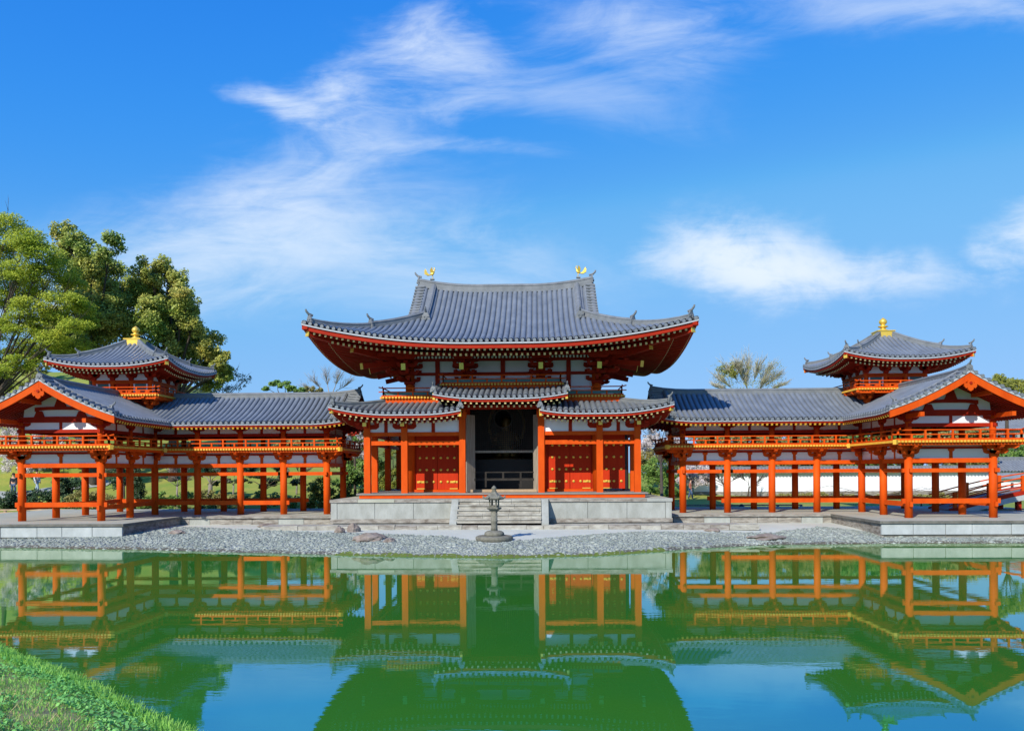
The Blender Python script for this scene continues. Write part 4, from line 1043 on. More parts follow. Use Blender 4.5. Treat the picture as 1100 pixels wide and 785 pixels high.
    for ax, ay in ((0,-1), (0,1), (1,0), (-1,0)):
        F = face(ax, ay); tile_slope(t, c, -HX, HX, lambda u: 0, lambda u: min(HX-.3, HX-abs(u)), F, .262, 8, rscale=.92)
        us = rng(-HX, HX, .2); band(e1, us, F, -.01, .12, -.125, -.06); band(e2, us, F, .05, .2, -.24, -.127)
        S = lambda u, t, F=F: F(u, 0)[2]-.24+.10*t
        ru = [-HX+.2+.235*i for i in range(28)]; lim = lambda u: HX-abs(u)
        rafters(rf, rc, ru, F, S, .16, 1.0, .08, .10, 0, lim); rafters(rf, rc, [u+.117 for u in ru[:-1]], F, S, .5, 1.9, .075, .09, -.18, lim)
        sf.grid([[(lambda tt: (F(u, .1+(tt-.1)*k/4)[0], F(u, .1+(tt-.1)*k/4)[1], S(u, tt*k/4)))(min(1.85, max(.12, lim(u)))) for u in us] for k in range(5)])
    t.add(c.v, c.f); R = t.build('turret_roof', 'tile', W)
    e1.build('eave_edging', 'tile_white', R); e2.build('eave_board', 'vermilion_dark', R); two_tone(rf, rc, R); sf.build('soffit', 'vermilion_dark', R)
    F = face(0, -1)
    for dx, dy in ((-1,-1), (1,-1), (1,1), (-1,1)):
        def hp(t_, up): q = F(HX-t_, t_); return Vector((X0+dx*(HX-t_), Y0+dy*(HX-t_), q[2]+up))
        ridge_part(R, [hp(t_, .05) for t_ in rng(1.25, HX-.3, .35)], .24, .27, (hp(1.25, .06), (dx, dy), .6))
        ridge_part(R, [hp(t_, .04) for t_ in rng(.2, 1.25, .35)], .22, .20, (hp(.2, .04), (dx, dy), .6))
        b = MB(); p = hp(.1, -.30); q = hp(1.7, -.62); b.bar(p, q, .16, .2); b.build('hip_rafter', 'vermilion', R)
        b = MB(); d = (p-q).normalized(); b.bar(p+d*.002, p+d*.03, .19, .24); b.build('corner_cap', 'gold', R)
    b = MB(); zb = F(0, HX-.45)[2]-.05; b.box(X0-.5, X0+.5, Y0-.5, Y0+.5, zb-.3, zb+.06); b.build('roof_cap', 'tile_ridge', R)
    b = MB(); b.box(X0-.46, X0+.46, Y0-.46, Y0+.46, zb+.06, zb+.40); b.box(X0-.50, X0+.50, Y0-.50, Y0+.50, zb+.40, zb+.45); FB = b.build('finial_base', 'gold', R)
    z = zb+.45
    b = MB(); b.lathe(X0, Y0, [(.30,z),(.30,z+.04),(.20,z+.10),(.13,z+.16),(.17,z+.21),(.27,z+.25),(.27,z+.29),(.14,z+.33),(.10,z+.37),(.17,z+.42),(.215,z+.50),(.215,z+.58),(.16,z+.67),(.07,z+.73),(.02,z+.78)], 20); b.build('finial', 'gold', R, True)
wing(-1); wing(1)

def wing_platform(s):
    T = thing('stone_platform', 'low stone platform under the corridor wing, its inner kerb in deep shade' if s < 0 else 'low stone platform under the corridor wing, a black spotlight standing behind its sunlit kerb', 'platform', (s*20, -6, .3), 'stone platforms under the wings')
    o = [(8.9,.25),(17.2,.25),(17.2,-6.0),(30,-6.0),(30,9.5),(8.9,9.5)]
    b = MB(); b.prism([(s*x, y) for x, y in o], lambda p, q, a: (p, q, a), .80, .90); b.build('top_slab', 'stone_top', T)
    i = [(8.95,.31),(17.26,.31),(17.26,-5.94),(29.9,-5.94),(29.9,9.4),(8.95,9.4)]
    b = MB(); b.prism([(s*x, y) for x, y in i], lambda p, q, a: (p, q, a), .1, .80); b.build('core', 'stone_dark', T)
    g = random.Random(11); x = 17.21
    b = MB(); b.bar((s*17.17, -6.03, .845), (s*30, -6.03, .845), .1, .115); b.build('kerb', 'stone_dark', T)
    b = MB(); b.bar((s*17.17, -6.08, .845), (s*17.17, .3, .845), .1, .113); b.build('kerb', 'stone_dark', T)
    b = MB(); b.bar((s*17.2, .22, .845), (s*8.9, .22, .845), .1, .111); b.build('kerb', 'stone_worn', T)
    while x < 30:
        l = g.uniform(1.0, 1.9); b = MB(); b.box(s*x, s*(x+l-.028), -6.0-g.uniform(0,.02), -5.9, .30, .785-g.uniform(0,.02)); b.build('face_block', 'stone_white', T); x += l
    y = -5.95
    while y < .2:
        l = g.uniform(.8, 1.5); b = MB(); b.box(s*17.22, s*17.32, y, min(.28, y+l-.02), .1, .785); b.build('face_block', 'stone_worn', T); y += l
    x = 9.0
    while x < 17.2:
        l = g.uniform(.8, 1.6); b = MB(); b.box(s*x, s*min(17.2, x+l-.02), .27, .35, .1, .785); b.build('face_block', g.choice(['stone_worn', 'stone_light', 'stone_worn']), T); x += l
wing_platform(-1); wing_platform(1)

# ------------------------------------------------------------------ stone lantern, rocks
def lantern():
    x, y, z = .06, -8.95, .40
    T = thing('stone_lantern', 'weathered grey stone lantern on a round base before the hall steps', 'stone lantern', (x, y, z))
    b = MB(); b.lathe(x, y, [(.76,z-.05),(.79,z+.03),(.77,z+.11),(.70,z+.145),(.3,z+.15)], 28); b.build('base_disc', 'lantern_stone', T)
    b = MB(); b.lathe(x, y, [(.41,z+.14),(.42,z+.22),(.39,z+.30),(.30,z+.36),(.18,z+.38)], 20); b.build('pedestal', 'lantern_stone', T, True)
    b = MB(); b.lathe(x, y, [(.15,z+.37),(.135,z+.5),(.132,z+.75),(.15,z+.79),(.15,z+.83),(.132,z+.86),(.135,z+1.22)], 16); b.build('shaft', 'lantern_stone', T, True)
    b = MB(); b.lathe(x, y, [(.14,z+1.20),(.20,z+1.27),(.31,z+1.34),(.31,z+1.40),(.2,z+1.41)], 6); b.build('platform', 'lantern_stone', T)
    b = MB(); b.lathe(x, y, [(.21,z+1.41),(.21,z+1.45),(.19,z+1.455)], 6); F = b.build('fire_box', 'lantern_stone', T)
    for k in range(6):
        if k in (1, 4): continue
        a = k*pi/3; b = MB(); b.bar((x+.185*cos(a), y+.185*sin(a), z+1.45), (x+.185*cos(a), y+.185*sin(a), z+1.74), .06, .06, (cos(a), sin(a), 0)); b.build('post', 'lantern_stone', F)
    b = MB(); b.bar((x-.2, y+.05, z+1.47), (x+.2, y+.05, z+1.47), .02, .04); b.build('cross_bar', 'lantern_stone', F)
    b = MB(); b.lathe(x, y, [(.2,z+1.72),(.40,z+1.76),(.43,z+1.80),(.40,z+1.84),(.24,z+1.95),(.13,z+2.06),(.11,z+2.10)], 6); Rf = b.build('cap', 'lantern_stone', T)
    for k in range(6):
        a = k*pi/3; b = MB(); b.tube([(x+.36*cos(a), y+.36*sin(a), z+1.82), (x+.45*cos(a), y+.45*sin(a), z+1.85), (x+.46*cos(a), y+.46*sin(a), z+1.93)], [.05,.05,.02], 6); b.build('curl', 'lantern_stone', Rf)
    b = MB(); b.lathe(x, y, [(.09,z+2.09),(.11,z+2.13),(.07,z+2.16),(.10,z+2.21),(.11,z+2.25),(.07,z+2.31),(.015,z+2.37)], 12); b.build('jewel', 'lantern_stone', T, True)
lantern(); bpy.data.objects['stone_lantern'].scale = (1, 1, .94)
def rock(x, y, sx, sy, sz, seed, label, m='rock'):
    bm = bmesh.new(); bmesh.ops.create_icosphere(bm, subdivisions=4, radius=1); g = random.Random(seed)
    from mathutils import noise
    off = Vector((g.random()*50, g.random()*50, g.random()*50))
    for v in bm.verts:
        n = noise.noise(v.co*1.3+off)*.35 + noise.noise(v.co*3.1+off)*.16 + noise.noise(v.co*7+off)*.05
        p = v.co*(1+n); p.z = max(-.35, p.z); v.co = Vector((p.x*sx, p.y*sy, p.z*sz))
    z = ground_h(x, y); me = bpy.data.meshes.new('rock'); bm.to_mesh(me); bm.free(); me.materials.append(MATS[m])
    o = bpy.data.objects.new('rock', me); C.objects.link(o); o.location = (x, y, z+sz*.12); o.rotation_euler = (0, 0, g.uniform(0, 6)); tag(o, label, 'rock', 'rocks on the pond beach'); return o
ROCKS = [((365,571),.27,.24,.24,1,'small brown rock left of the pointed one on the grey gravel'),((379,570),.30,.24,.32,2,'pointed brown rock standing behind the broad low rock'),((397,577),.70,.42,.27,3,'broad low brown rock lying nearest the lantern on the gravel'),
         ((418,578),.28,.24,.16,4,'small flat rock touching the broad low rock'),((190,571),.42,.3,.16,5,'flat dark rock half sunk in gravel by the shaded kerb'),((286,565),.6,.35,.14,6,'low grey rock at the sand edge before the shaded corridor'),
         ((822,571),.95,.5,.17,7,'large flat grey slab rock on the sunny side of the beach'),((765,568),.4,.3,.12,9,'low brown rock at the end of the stone terrace')]
def at(px, py, Y=None, Z=None):
    uu, vv = px-550, py-HOR_Y
    a = uu*cos(ROLL)-vv*sin(ROLL); bb = uu*sin(ROLL)+vv*cos(ROLL)
    xc, dz = a/F_PX, -bb/F_PX
    dx = xc*cos(YAW)-sin(YAW); dy = xc*sin(YAW)+cos(YAW)
    t = (Y-CAMY)/dy if Y is not None else (Z-CAMZ)/dz
    return Vector((CAMX+t*dx, CAMY+t*dy, CAMZ+t*dz))
for (px_, a, b_, c_, sd_, lb) in ROCKS:
    p = at(px_[0], px_[1]+2, Z=.38); rock(p.x, p.y, a, b_, c_, sd_, lb)

# ------------------------------------------------------------------ figures grown from a skeleton
def skin_mesh(name, pts, edges, radii, m, sub=1, parent=None, org=(0,0,0), root=0):
    me = bpy.data.meshes.new(name); me.from_pydata([tuple(p) for p in pts], edges, []); o = bpy.data.objects.new(name, me); C.objects.link(o)
    md = o.modifiers.new('s', 'SKIN'); sv = me.skin_vertices[0].data
    for i, r in enumerate(radii): sv[i].radius = (r, r) if isinstance(r, (int, float)) else r
    sv[root].use_root = True; md.use_smooth_shade = True
    if sub: m2 = o.modifiers.new('d', 'SUBSURF'); m2.levels = sub; m2.render_levels = sub
    dg = bpy.context.evaluated_depsgraph_get(); ev = o.evaluated_get(dg); nm = bpy.data.meshes.new_from_object(ev); nm.name = name
    o.modifiers.clear(); o.data = nm; nm.materials.clear(); nm.materials.append(MATS[m])
    nm.polygons.foreach_set('use_smooth', [True]*len(nm.polygons))
    if parent: o.parent = parent
    return o
def phoenix(sx):
    X0, Y0 = sx*4.36, YC; z0 = 14.83
    f = -sx    # faces the middle of the roof
    P = lambda a, c, e=0: (f*a, e, c)
    pts = [P(0,.62), P(.13,.72), P(.20,.86), P(.19,1.0), P(.25,1.08), P(.37,1.05), P(-.16,.54), P(-.26,.50), P(.02,.48,.07), P(.06,.26,.07), P(.02,.06,.07), P(.02,.48,-.07), P(.06,.26,-.07), P(.02,.06,-.07)]
    E_ = [(0,1),(1,2),(2,3),(3,4),(4,5),(0,6),(6,7),(0,8),(8,9),(9,10),(0,11),(11,12),(12,13)]
    r = [.17,.15,.085,.06,.075,.02,.12,.06,.06,.03,.035,.06,.03,.035]
    o = skin_mesh('phoenix_statue', pts, E_, r, 'gold'); o.location = (X0, Y0, z0-.12); o.scale = (.55, .55, .55)
    tag(o, 'gilded phoenix statue at the ridge end nearest the long white wall' if sx > 0 else 'gilded phoenix statue at the ridge end nearest the tall dark trees', 'statue', 'gilded phoenixes on the great roof ridge')
    def part(name, poly, fn, a0, a1):
        b = MB(); b.prism(poly, fn, a0, a1); q = b.build(name, 'gold'); q.parent = o; q.location = (0,0,0); return q
    wp = [(0,0),(.05,.18),(-.02,.42),(-.10,.62),(-.16,.60),(-.17,.50),(-.24,.50),(-.24,.40),(-.31,.38),(-.29,.28),(-.34,.24),(-.28,.12),(-.18,.02)]
    for e in (-1, 1): part('wing', wp, lambda p, q, a: (f*(p+.08), e*(.10+q*.35)+a, .64+q), -.015, .015)
    tp = [(0,-.05),(-.18,.05),(-.36,.26),(-.46,.52),(-.60,.66),(-.58,.42),(-.70,.44),(-.60,.22),(-.66,.10),(-.50,.02),(-.36,-.12),(-.14,-.12)]
    for e in (-.07, 0, .07): part('tail_plume', tp, lambda p, q, a: (f*(p-.20), e*(1-p*2.4)+a, .52+q*(1-abs(e)*2)), -.012, .012)
    cp = [(0,0),(.05,.10),(-.02,.20),(-.10,.16),(-.06,.06)]
    part('crest', cp, lambda p, q, a: (f*(p+.24), a, 1.10+q), -.015, .015)
    b = MB(); b.box(-.22, .22, -.2, .2, -.06, .07); q = b.build('pedestal', 'tile_ridge'); q.parent = o
phoenix(-1); phoenix(1)
def buddha():
    x, y, z = 0.0, 6.3, 3.2
    T = thing('seated_statue', 'gilded seated statue glimpsed through the round lattice window', 'statue', (x, y, z))
    b = MB(); b.lathe(x, y, [(1.5,2.15),(1.5,2.6),(1.2,2.7),(1.05,3.0),(1.2,3.3),(1.65,3.9),(1.6,4.0),(.5,4.02)], 24); b.build('lotus_throne', 'buddha_gold', T, True)
    pts = [(0,0,4.25),(0,0,4.8),(0,0,5.3),(0,-.02,5.62),(0,-.05,5.85),(0,-.08,6.25),(0,-.03,6.55),(.75,-.25,4.25),(.25,-.95,4.18),(-.75,-.25,4.25),(-.25,-.95,4.18),(.55,0,5.35),(.78,-.15,4.85),(.25,-.72,4.6),(-.55,0,5.35),(-.78,-.15,4.85),(-.25,-.72,4.6)]
    E_ = [(0,1),(1,2),(2,3),(3,4),(4,5),(5,6),(0,7),(7,8),(0,9),(9,10),(2,11),(11,12),(12,13),(2,14),(14,15),(15,16)]
    r = [.62,.5,.5,.2,.3,.36,.16,.32,.2,.32,.2,.26,.2,.13,.26,.2,.13]
    o = skin_mesh('body', [(a+x, b_+y, c) for a, b_, c in pts], E_, r, 'buddha_gold'); o.parent = T; o.location = (-x, -y, -z)
    b = MB(); n = 24; b.sweep([[(x+1.15*cos(a)*k, y+.55+d, 6.0+1.5*sin(a)*k) for k, d in ((1,0),(.86,-.03),(.86,.05),(1,.06))] for a in [2*pi*j/n for j in range(n+1)]]); b.build('halo', 'buddha_gold', T)
buddha()

def person(px_, py_, Y, name_label, top, legs, face_dir, stride=.25, arms='down'):
    g = at(px_, py_, Y=Y); z = ground_h(g.x, g.y); x, y = g.x, g.y
    fd = Vector((face_dir[0], face_dir[1])).normalized(); lt = Vector((fd.y, -fd.x))
    def P(f, l, h): return (fd.x*f+lt.x*l, fd.y*f+lt.y*l, h)
    pts = [P(0,0,.92), P(0,0,1.15), P(0,0,1.38), P(.01,0,1.48), P(.03,0,1.58), P(.03,0,1.68),
           P(.0,.10,.86), P(stride*.4,.10,.48), P(stride*.5,.10,.08), P(stride*.5+.14,.10,.035),
           P(.0,-.10,.86), P(-stride*.2,-.10,.48), P(-stride*.6,-.10,.09), P(-stride*.6+.14,-.10,.035)]
    E_ = [(0,1),(1,2),(2,3),(3,4),(4,5),(0,6),(6,7),(7,8),(8,9),(0,10),(10,11),(11,12),(12,13)]
    r = [(.15,.11),(.15,.11),(.17,.11),.055,.09,.085,.09,.065,.045,.035,.09,.065,.045,.035]
    k = len(pts)
    for s_ in (1, -1):
        pts += [P(0,.19*s_,1.36), P(-.02*s_,.23*s_,1.08), P(.10,.22*s_,.86), P(.13,.215*s_,.80)]
        E_ += [(2,k),(k,k+1),(k+1,k+2),(k+2,k+3)]; r += [.06,.045,.032,.030]
        for q, (df, dl, ln) in enumerate(((.035,-.02*s_,.05),(.02,.024,.085),(.02,.009,.095),(.02,-.008,.09),(.02,-.024,.07))):
            pts += [P(.13+df*.6,.215*s_+dl,.77-ln*.35), P(.13+df,.215*s_+dl*1.1,.77-ln)]
            E_ += [(k+3,len(pts)-2),(len(pts)-2,len(pts)-1)]; r += [.010,.008]
        k = len(pts)
    o = skin_mesh('person', pts, E_, r, 'skin'); o.location = (x, y, z); tag(o, name_label, 'person', 'visitors in the garden')
    def shell(name, ids, m, grow, extra=()):
        im = {a: i for i, a in enumerate(ids)}; ee = [(im[a], im[b_]) for a, b_ in E_ if a in im and b_ in im]
        rr = [tuple(c+grow for c in r[i]) if isinstance(r[i], tuple) else r[i]+grow for i in ids]
        q = skin_mesh(name, [pts[i] for i in ids], ee, rr, m); q.parent = o; return q
    shell('jacket', [0,1,2,14,15,16,28,29,30], top, .022)
    shell('trousers', [0,6,7,8,10,11,12], legs, .02)
    h = MB(); h.lathe(0, 0, [(.075,1.60),(.105,1.66),(.10,1.74),(.06,1.785),(.01,1.795)], 12); q = h.build('hair', 'hair'); q.parent = o; q.location = Vector(P(.015,0,0))
    for l in (-.032, .032):
        b = MB(); c = Vector(P(.115, l, 1.655)); b.lathe(c.x, c.y, [(.003,c.z-.01),(.01,c.z),(.003,c.z+.01)], 6); q = b.build('eye', 'hair'); q.parent = o
    b = MB(); c = Vector(P(.125, 0, 1.625)); b.lathe(c.x, c.y, [(.014,c.z-.02),(.012,c.z),(.004,c.z+.03)], 6); q = b.build('nose', 'skin'); q.parent = o
    b = MB(); c = Vector(P(.112, 0, 1.585)); b.box(c.x-.02, c.x+.02, c.y-.008, c.y+.008, c.z-.005, c.z+.005); q = b.build('mouth', 'cloth_rust'); q.parent = o
    return o

# ------------------------------------------------------------------ vegetation
LV = np.random.default_rng(21)
def leaf_quads(centers, n_each, size, flat=1.0, droop=0.0, sub=9, subr=.42):
    out = []
    for (x, y, z, r) in centers:
        sr = LV.uniform(.45, 1.45, sub)
        n = max(4, int(n_each*max(.35, r*r))); sc = LV.normal(0, 1, (sub, 3)); sc /= np.linalg.norm(sc, axis=1)[:,None]
        sc *= (LV.uniform(.35, 1.15, sub)**.6)[:,None]*r*.80; sc[:,2] *= flat
        idx = LV.choice(sub, n, p=sr**2/(sr**2).sum()); d = LV.normal(0, 1, (n, 3)); d /= np.linalg.norm(d, axis=1)[:,None]
        p = sc[idx] + d*(LV.uniform(0, 1, n)**.5*r*subr*sr[idx])[:,None]*np.array([1,1,flat*.9])
        p[:,2] -= droop*np.hypot(p[:,0], p[:,1])**2/max(r,.1)
        out.append(p+np.array([x, y, z]))
    P = np.concatenate(out); n = len(P)
    # leaves turn their faces up and toward the light
    nn = LV.normal(0, .55, (n, 3))+np.array([-.30, -.55, .60]); nn /= np.linalg.norm(nn, axis=1)[:,None]
    a = np.cross(nn, LV.normal(0, 1, (n, 3))); a /= np.linalg.norm(a, axis=1)[:,None]
    b = np.cross(nn, a)
    s = size*LV.uniform(.6, 1.4, n)[:,None]
    return np.stack([P-a*s, P-b*s*.55, P+a*s, P+b*s*.55], 1).reshape(-1, 3)
def tree(name, label, cat, base, clumps, leafmat, n_each, size, bark='bark', r0=.3, flat=1.0, sub=9, subr=.42, group=None, twigs=0, trunk_top=None, leaves=True, droop=0.0):
    x, y = base; z = ground_h(x, y); T = thing(name, label, cat, (x, y, z-.1), group or ('trees around the temple' if cat in ('tree', 'conifer') else 'shrubs behind the wings'))
    cs = [(c[0], c[1], c[2], c[3]) for c in clumps]
    mz = min(c[2] for c in cs); cen = Vector((sum(c[0] for c in cs)/len(cs), sum(c[1] for c in cs)/len(cs), sum(c[2] for c in cs)/len(cs)))
    fk = trunk_top if trunk_top else Vector((x*.7+cen.x*.3, y*.7+cen.y*.3, z+(mz-z)*.75+.2))
    b = MB(); g = random.Random(len(label))
    mid = Vector((x, y, z-.2)).lerp(fk, .5)+Vector((g.uniform(-.1,.1)*r0*3, 0, 0))
    b.tube([(x, y, z-.25), (x, y, z+.15), mid, fk], [r0*1.35, r0*1.05, r0*.9, r0*.75], 10)
    tr = b.build('trunk', bark, T, True)
    lb = MB()
    for c in cs:
        e = Vector(c[:3]); m_ = fk.lerp(e, .5)+Vector((g.uniform(-.2,.2), g.uniform(-.2,.2), .15*(e-fk).length*g.uniform(0,.8)))
        rr = r0*.45*min(1, .5+c[3]/3); lb.tube([fk-Vector((0,0,r0*.5)), fk.lerp(m_, .6), m_, m_.lerp(e, .6), e], [rr, rr*.8, rr*.6, rr*.4, rr*.12], 6)
        for _ in range(3):
            q = e+Vector((g.uniform(-1,1), g.uniform(-1,1), g.uniform(-.3,1)))*c[3]*.7; lb.tube([m_.lerp(e, .6), m_.lerp(q, .75), q], [rr*.3, rr*.2, rr*.05], 4)
        for _ in range(twigs):
            s0 = m_.lerp(e, g.uniform(.2, 1)); dd = (e-fk).normalized()+Vector((g.uniform(-.6,.6), g.uniform(-.6,.6), g.uniform(-.1,.7))); q = s0+dd*c[3]*g.uniform(.5, 1.2)
            lb.tube([s0, s0.lerp(q, .5)+Vector((0,0,.04)), q], [.020, .013, .006], 3)
            for _ in range(3):
                s1 = s0.lerp(q, g.uniform(.4, 1)); q1 = s1+(dd+Vector((g.uniform(-.8,.8), g.uniform(-.8,.8), g.uniform(-.2,.6))))*c[3]*.35; lb.tube([s1, q1], [.014, .006], 3)
    lb.build('branches', bark, T, True)
    if leaves: fast_mesh('crown', leaf_quads(cs, n_each, size, flat, droop, sub, subr), 4, leafmat, T)
    return T
def pxc(lst, Y, jit=2.0, seed=1):
    g = random.Random(seed); out = []
    for (a, c, r) in lst:
        yy = Y+g.uniform(-jit, jit); p = at(a, c, Y=yy); out.append((p.x, p.y, p.z, r*(yy-CAMY)/F_PX))
    return out
# tall camphor behind the turret
cam_l = [(72,254,15),(80,272,20),(98,282,20),(118,266,14),(110,300,24),(90,305,22),(132,310,22),(104,335,28),(128,345,24),(80,345,26),(62,365,24),(95,372,26)]
p0 = at(100, 430, Y=23); tree('camphor_tree', 'tall dark evergreen with a pale tufted top behind the turret', 'tree', (p0.x, 23), pxc([(a, c, r*1.12) for a, c, r in cam_l], 23, 2.5, 2), 'leaf_camphor', 1750, .115, r0=.4, sub=20, subr=.36)
cam_r = [(160,292,15),(178,290,16),(190,300,12),(152,312,18),(172,318,22),(195,322,18),(165,340,22),(190,345,22),(208,345,18),(150,352,18),(212,365,18),(228,372,13),(190,372,22),(236,388,12),(215,390,18),(170,378,22),(240,402,11),(225,408,14)]
p0 = at(185, 430, Y=25); tree('camphor_tree', 'broad dark evergreen with mottled crown leaning toward the corridor roof', 'tree', (p0.x, 25), pxc([(a, c, r*1.14) for a, c, r in cam_r], 25, 2.5, 3), 'leaf_camphor', 1750, .115, r0=.4, sub=20, subr=.36)
# maple reaching in from the edge of the view
mp = [(6,242,22),(26,258,22),(-10,275,26),(45,272,20),(20,290,24),(60,288,20),(78,302,16),(40,308,24),(8,318,24),(68,322,20),(88,330,14),(48,340,22),(20,348,22),(80,350,16),(58,362,18),(30,372,18),(-15,350,26),(86,372,14),(5,380,14)]
p0 = at(-40, 470, Y=16); tree('maple_tree', 'feathery yellow green maple spreading in beside the turret', 'tree', (p0.x, 16), pxc([(a, c, r*1.2) for a, c, r in mp]+[(0,398,18),(22,388,18),(-22,410,22),(42,384,14),(0,412,14),(95,345,13),(30,330,22),(62,372,18),(12,300,22),(0,262,24),(35,262,18)], 16, 2.4, 4), 'leaf_maple', 1500, .07, r0=.2, flat=.5, sub=30, subr=.38, twigs=3, droop=.12)
# smaller trees beyond the roofs
tree('blossoming_tree', 'pale silvery tree in thin leaf above the shaded corridor roof', 'tree', (at(235,440,Y=34).x, 34), pxc([(222,400,10),(238,408,11),(250,402,9),(262,410,8),(228,418,10),(248,420,10),(214,415,8)], 34, 1, 5), 'leaf_silver', 320, .10, 'bark_pale', .16, twigs=6)
tree('pine_tree', 'small flat topped yellow green pine above the shaded corridor roof', 'tree', (at(302,440,Y=44).x, 44), pxc([(286,417,6),(297,412,8),(306,414,8),(314,417,7),(321,419,7)], 44, 1, 6), 'leaf_shrub', 1100, .12, 'bark', .2, flat=.5)
tree('trimmed_shrub', 'russet rounded treetop beside the flat topped pine', 'shrub', (at(333,440,Y=46).x, 46), pxc([(328,419,5),(336,420,5),(343,421,5)], 46, .5, 7), 'leaf_olive', 1100, .12, 'bark', .14)
tree('bare_tree', 'leafless tree above the roof join left of the great roof', 'tree', (at(355,440,Y=62).x, 62), pxc([(338,412,9),(350,406,10),(362,408,10),(372,414,9),(330,418,7)], 62, 1, 8), 'twig', 1, .05, 'twig', .2, twigs=26, leaves=False)
tree('bare_tree', 'fan shaped tree in first yellow leaf above the sunlit corridor roof', 'tree', (at(803,450,Y=48).x, 48), pxc([(772,408,9),(782,400,10),(792,395,11),(803,393,11),(814,395,10),(824,399,10),(834,405,9),(840,414,7),(768,416,7),(800,410,12),(820,412,11)], 48, 1, 9), 'twig', 1, .05, 'twig_pale', .07, twigs=60, leaves=False, trunk_top=Vector((at(803,432,Y=48).x, 48, at(803,432,Y=48).z)))
y_ = pxc([(776,396,6),(784,394,7),(792,392,6),(786,400,6),(776,402,5),(794,398,5)], 48, .7, 10); o = None
T_ = bpy.data.objects['bare_tree.001']; fast_mesh('crown', np.concatenate([leaf_quads(y_, 900, .08), leaf_quads(pxc([(a, c, 9) for a in range(772, 842, 9) for c in (396, 406, 415)], 48, 1.2, 12), 110, .06, sub=30, subr=.3)]), 4, 'leaf_spring', T_)
tree('leafy_tree', 'bright yellow green treetop beyond the far gable', 'tree', (at(1080,440,Y=55).x, 55), pxc([(1066,412,10),(1078,409,10),(1090,413,10),(1100,416,10),(1072,424,12),(1092,428,14)], 55, 1, 11), 'leaf_spring', 620, .15, 'bark', .25)

# ------------------------------------------------------------------ garden behind the wings
def shrub(name, label, px_, Y, r_px, leafmat, n=520, size=.07, flat=.85, cat='shrub', group=None, sub=14):
    """px_ list of (px, py) clump centres"""
    n = int(n*2.6); size *= 1.25; cl = pxc([(a, c, r_px if r is None else r) for a, c, r in [(q+(None,))[:3] for q in px_]], Y, .5, len(label))
    x = sum(c[0] for c in cl)/len(cl); return tree(name, label, cat, (x, Y), cl, leafmat, n, size, 'bark', .10, flat, sub, .45, group)
# shaded side (behind the wing with the tall trees)
shrub('round_bush', 'olive rounded bush behind the front columns of the shaded wing', [(80,537),(92,532),(104,536),(116,538),(128,540),(98,540)], 13, 11, 'leaf_olive', 900, .06)
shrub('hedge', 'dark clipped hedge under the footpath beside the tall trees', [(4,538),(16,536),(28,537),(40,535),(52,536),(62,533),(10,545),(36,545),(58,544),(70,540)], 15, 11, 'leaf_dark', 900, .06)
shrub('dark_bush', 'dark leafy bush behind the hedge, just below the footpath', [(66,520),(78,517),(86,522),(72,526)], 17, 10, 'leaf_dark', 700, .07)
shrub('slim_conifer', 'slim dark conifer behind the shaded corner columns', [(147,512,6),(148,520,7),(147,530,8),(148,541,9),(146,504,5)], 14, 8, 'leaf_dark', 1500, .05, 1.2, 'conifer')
shrub('low_bush', 'low mixed bush against the shaded corridor kerb', [(155,546,8),(168,547,8),(180,548,7),(195,546,8),(212,547,7),(228,547,7),(244,546,7),(262,547,7)], 12.5, 8, 'leaf_shrub', 1200, .05)
p = at(190, 545, Y=15); tree('bare_tree', 'small pale bare tree on the green slope behind the shaded corridor', 'tree', (p.x, 15), pxc([(176,514,8),(184,510,9),(194,511,9),(202,516,7),(188,518,8)], 15, .5, 21), 'twig', 1, .05, 'bark_pale', .09, twigs=12, leaves=False)
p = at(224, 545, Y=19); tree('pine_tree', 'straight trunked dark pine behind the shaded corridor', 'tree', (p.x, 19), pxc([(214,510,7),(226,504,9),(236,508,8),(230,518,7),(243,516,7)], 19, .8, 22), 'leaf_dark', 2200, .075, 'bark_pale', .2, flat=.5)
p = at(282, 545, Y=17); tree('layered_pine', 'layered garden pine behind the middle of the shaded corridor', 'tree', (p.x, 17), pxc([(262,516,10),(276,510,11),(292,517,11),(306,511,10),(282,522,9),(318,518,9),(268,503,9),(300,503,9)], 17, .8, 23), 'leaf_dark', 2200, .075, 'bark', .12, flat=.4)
shrub('bright_bush', 'bright green bush at the end of the shaded corridor', [(336,523,9),(346,516,9),(340,535,9),(331,541,8),(346,545,8),(352,528,8)], 12, 9, 'leaf_spring', 1000, .055)
shrub('camellia', 'deep green camellia in the gap between shaded corridor and hall', [(366,520,10),(376,508,11),(386,516,11),(392,530,10),(372,535,11),(384,540,10),(362,540,9),(392,503,9),(400,540,9)], 13, 10, 'leaf_shrub', 800, .07)
p = at(372, 540, Y=20); tree('cherry_tree', 'thin branched cherry in faint pink bloom beside the hall roof edge', 'tree', (p.x, 20), pxc([(366,462,9),(378,456,10),(390,466,10),(372,476,10),(386,484,10),(396,476,8),(368,490,9),(398,492,9)], 20, 1, 24), 'blossom', 1500, .06, 'bark', .10, twigs=10)
shrub('red_leaved_shrub', 'spray of red new leaves under the hall roof edge', [(377,465,4),(383,463,4)], 14.5, 4, 'leaf_red', 600, .05)
shrub('fresh_green_tree', 'fresh green leafy tree seen between the open portico columns', [(408,500,9),(420,488,9),(415,512,9),(425,505,9),(410,520,9),(426,520,8),(418,475,7),(432,500,8),(434,516,8)], 22, 9, 'leaf_spring', 800, .06, cat='tree')
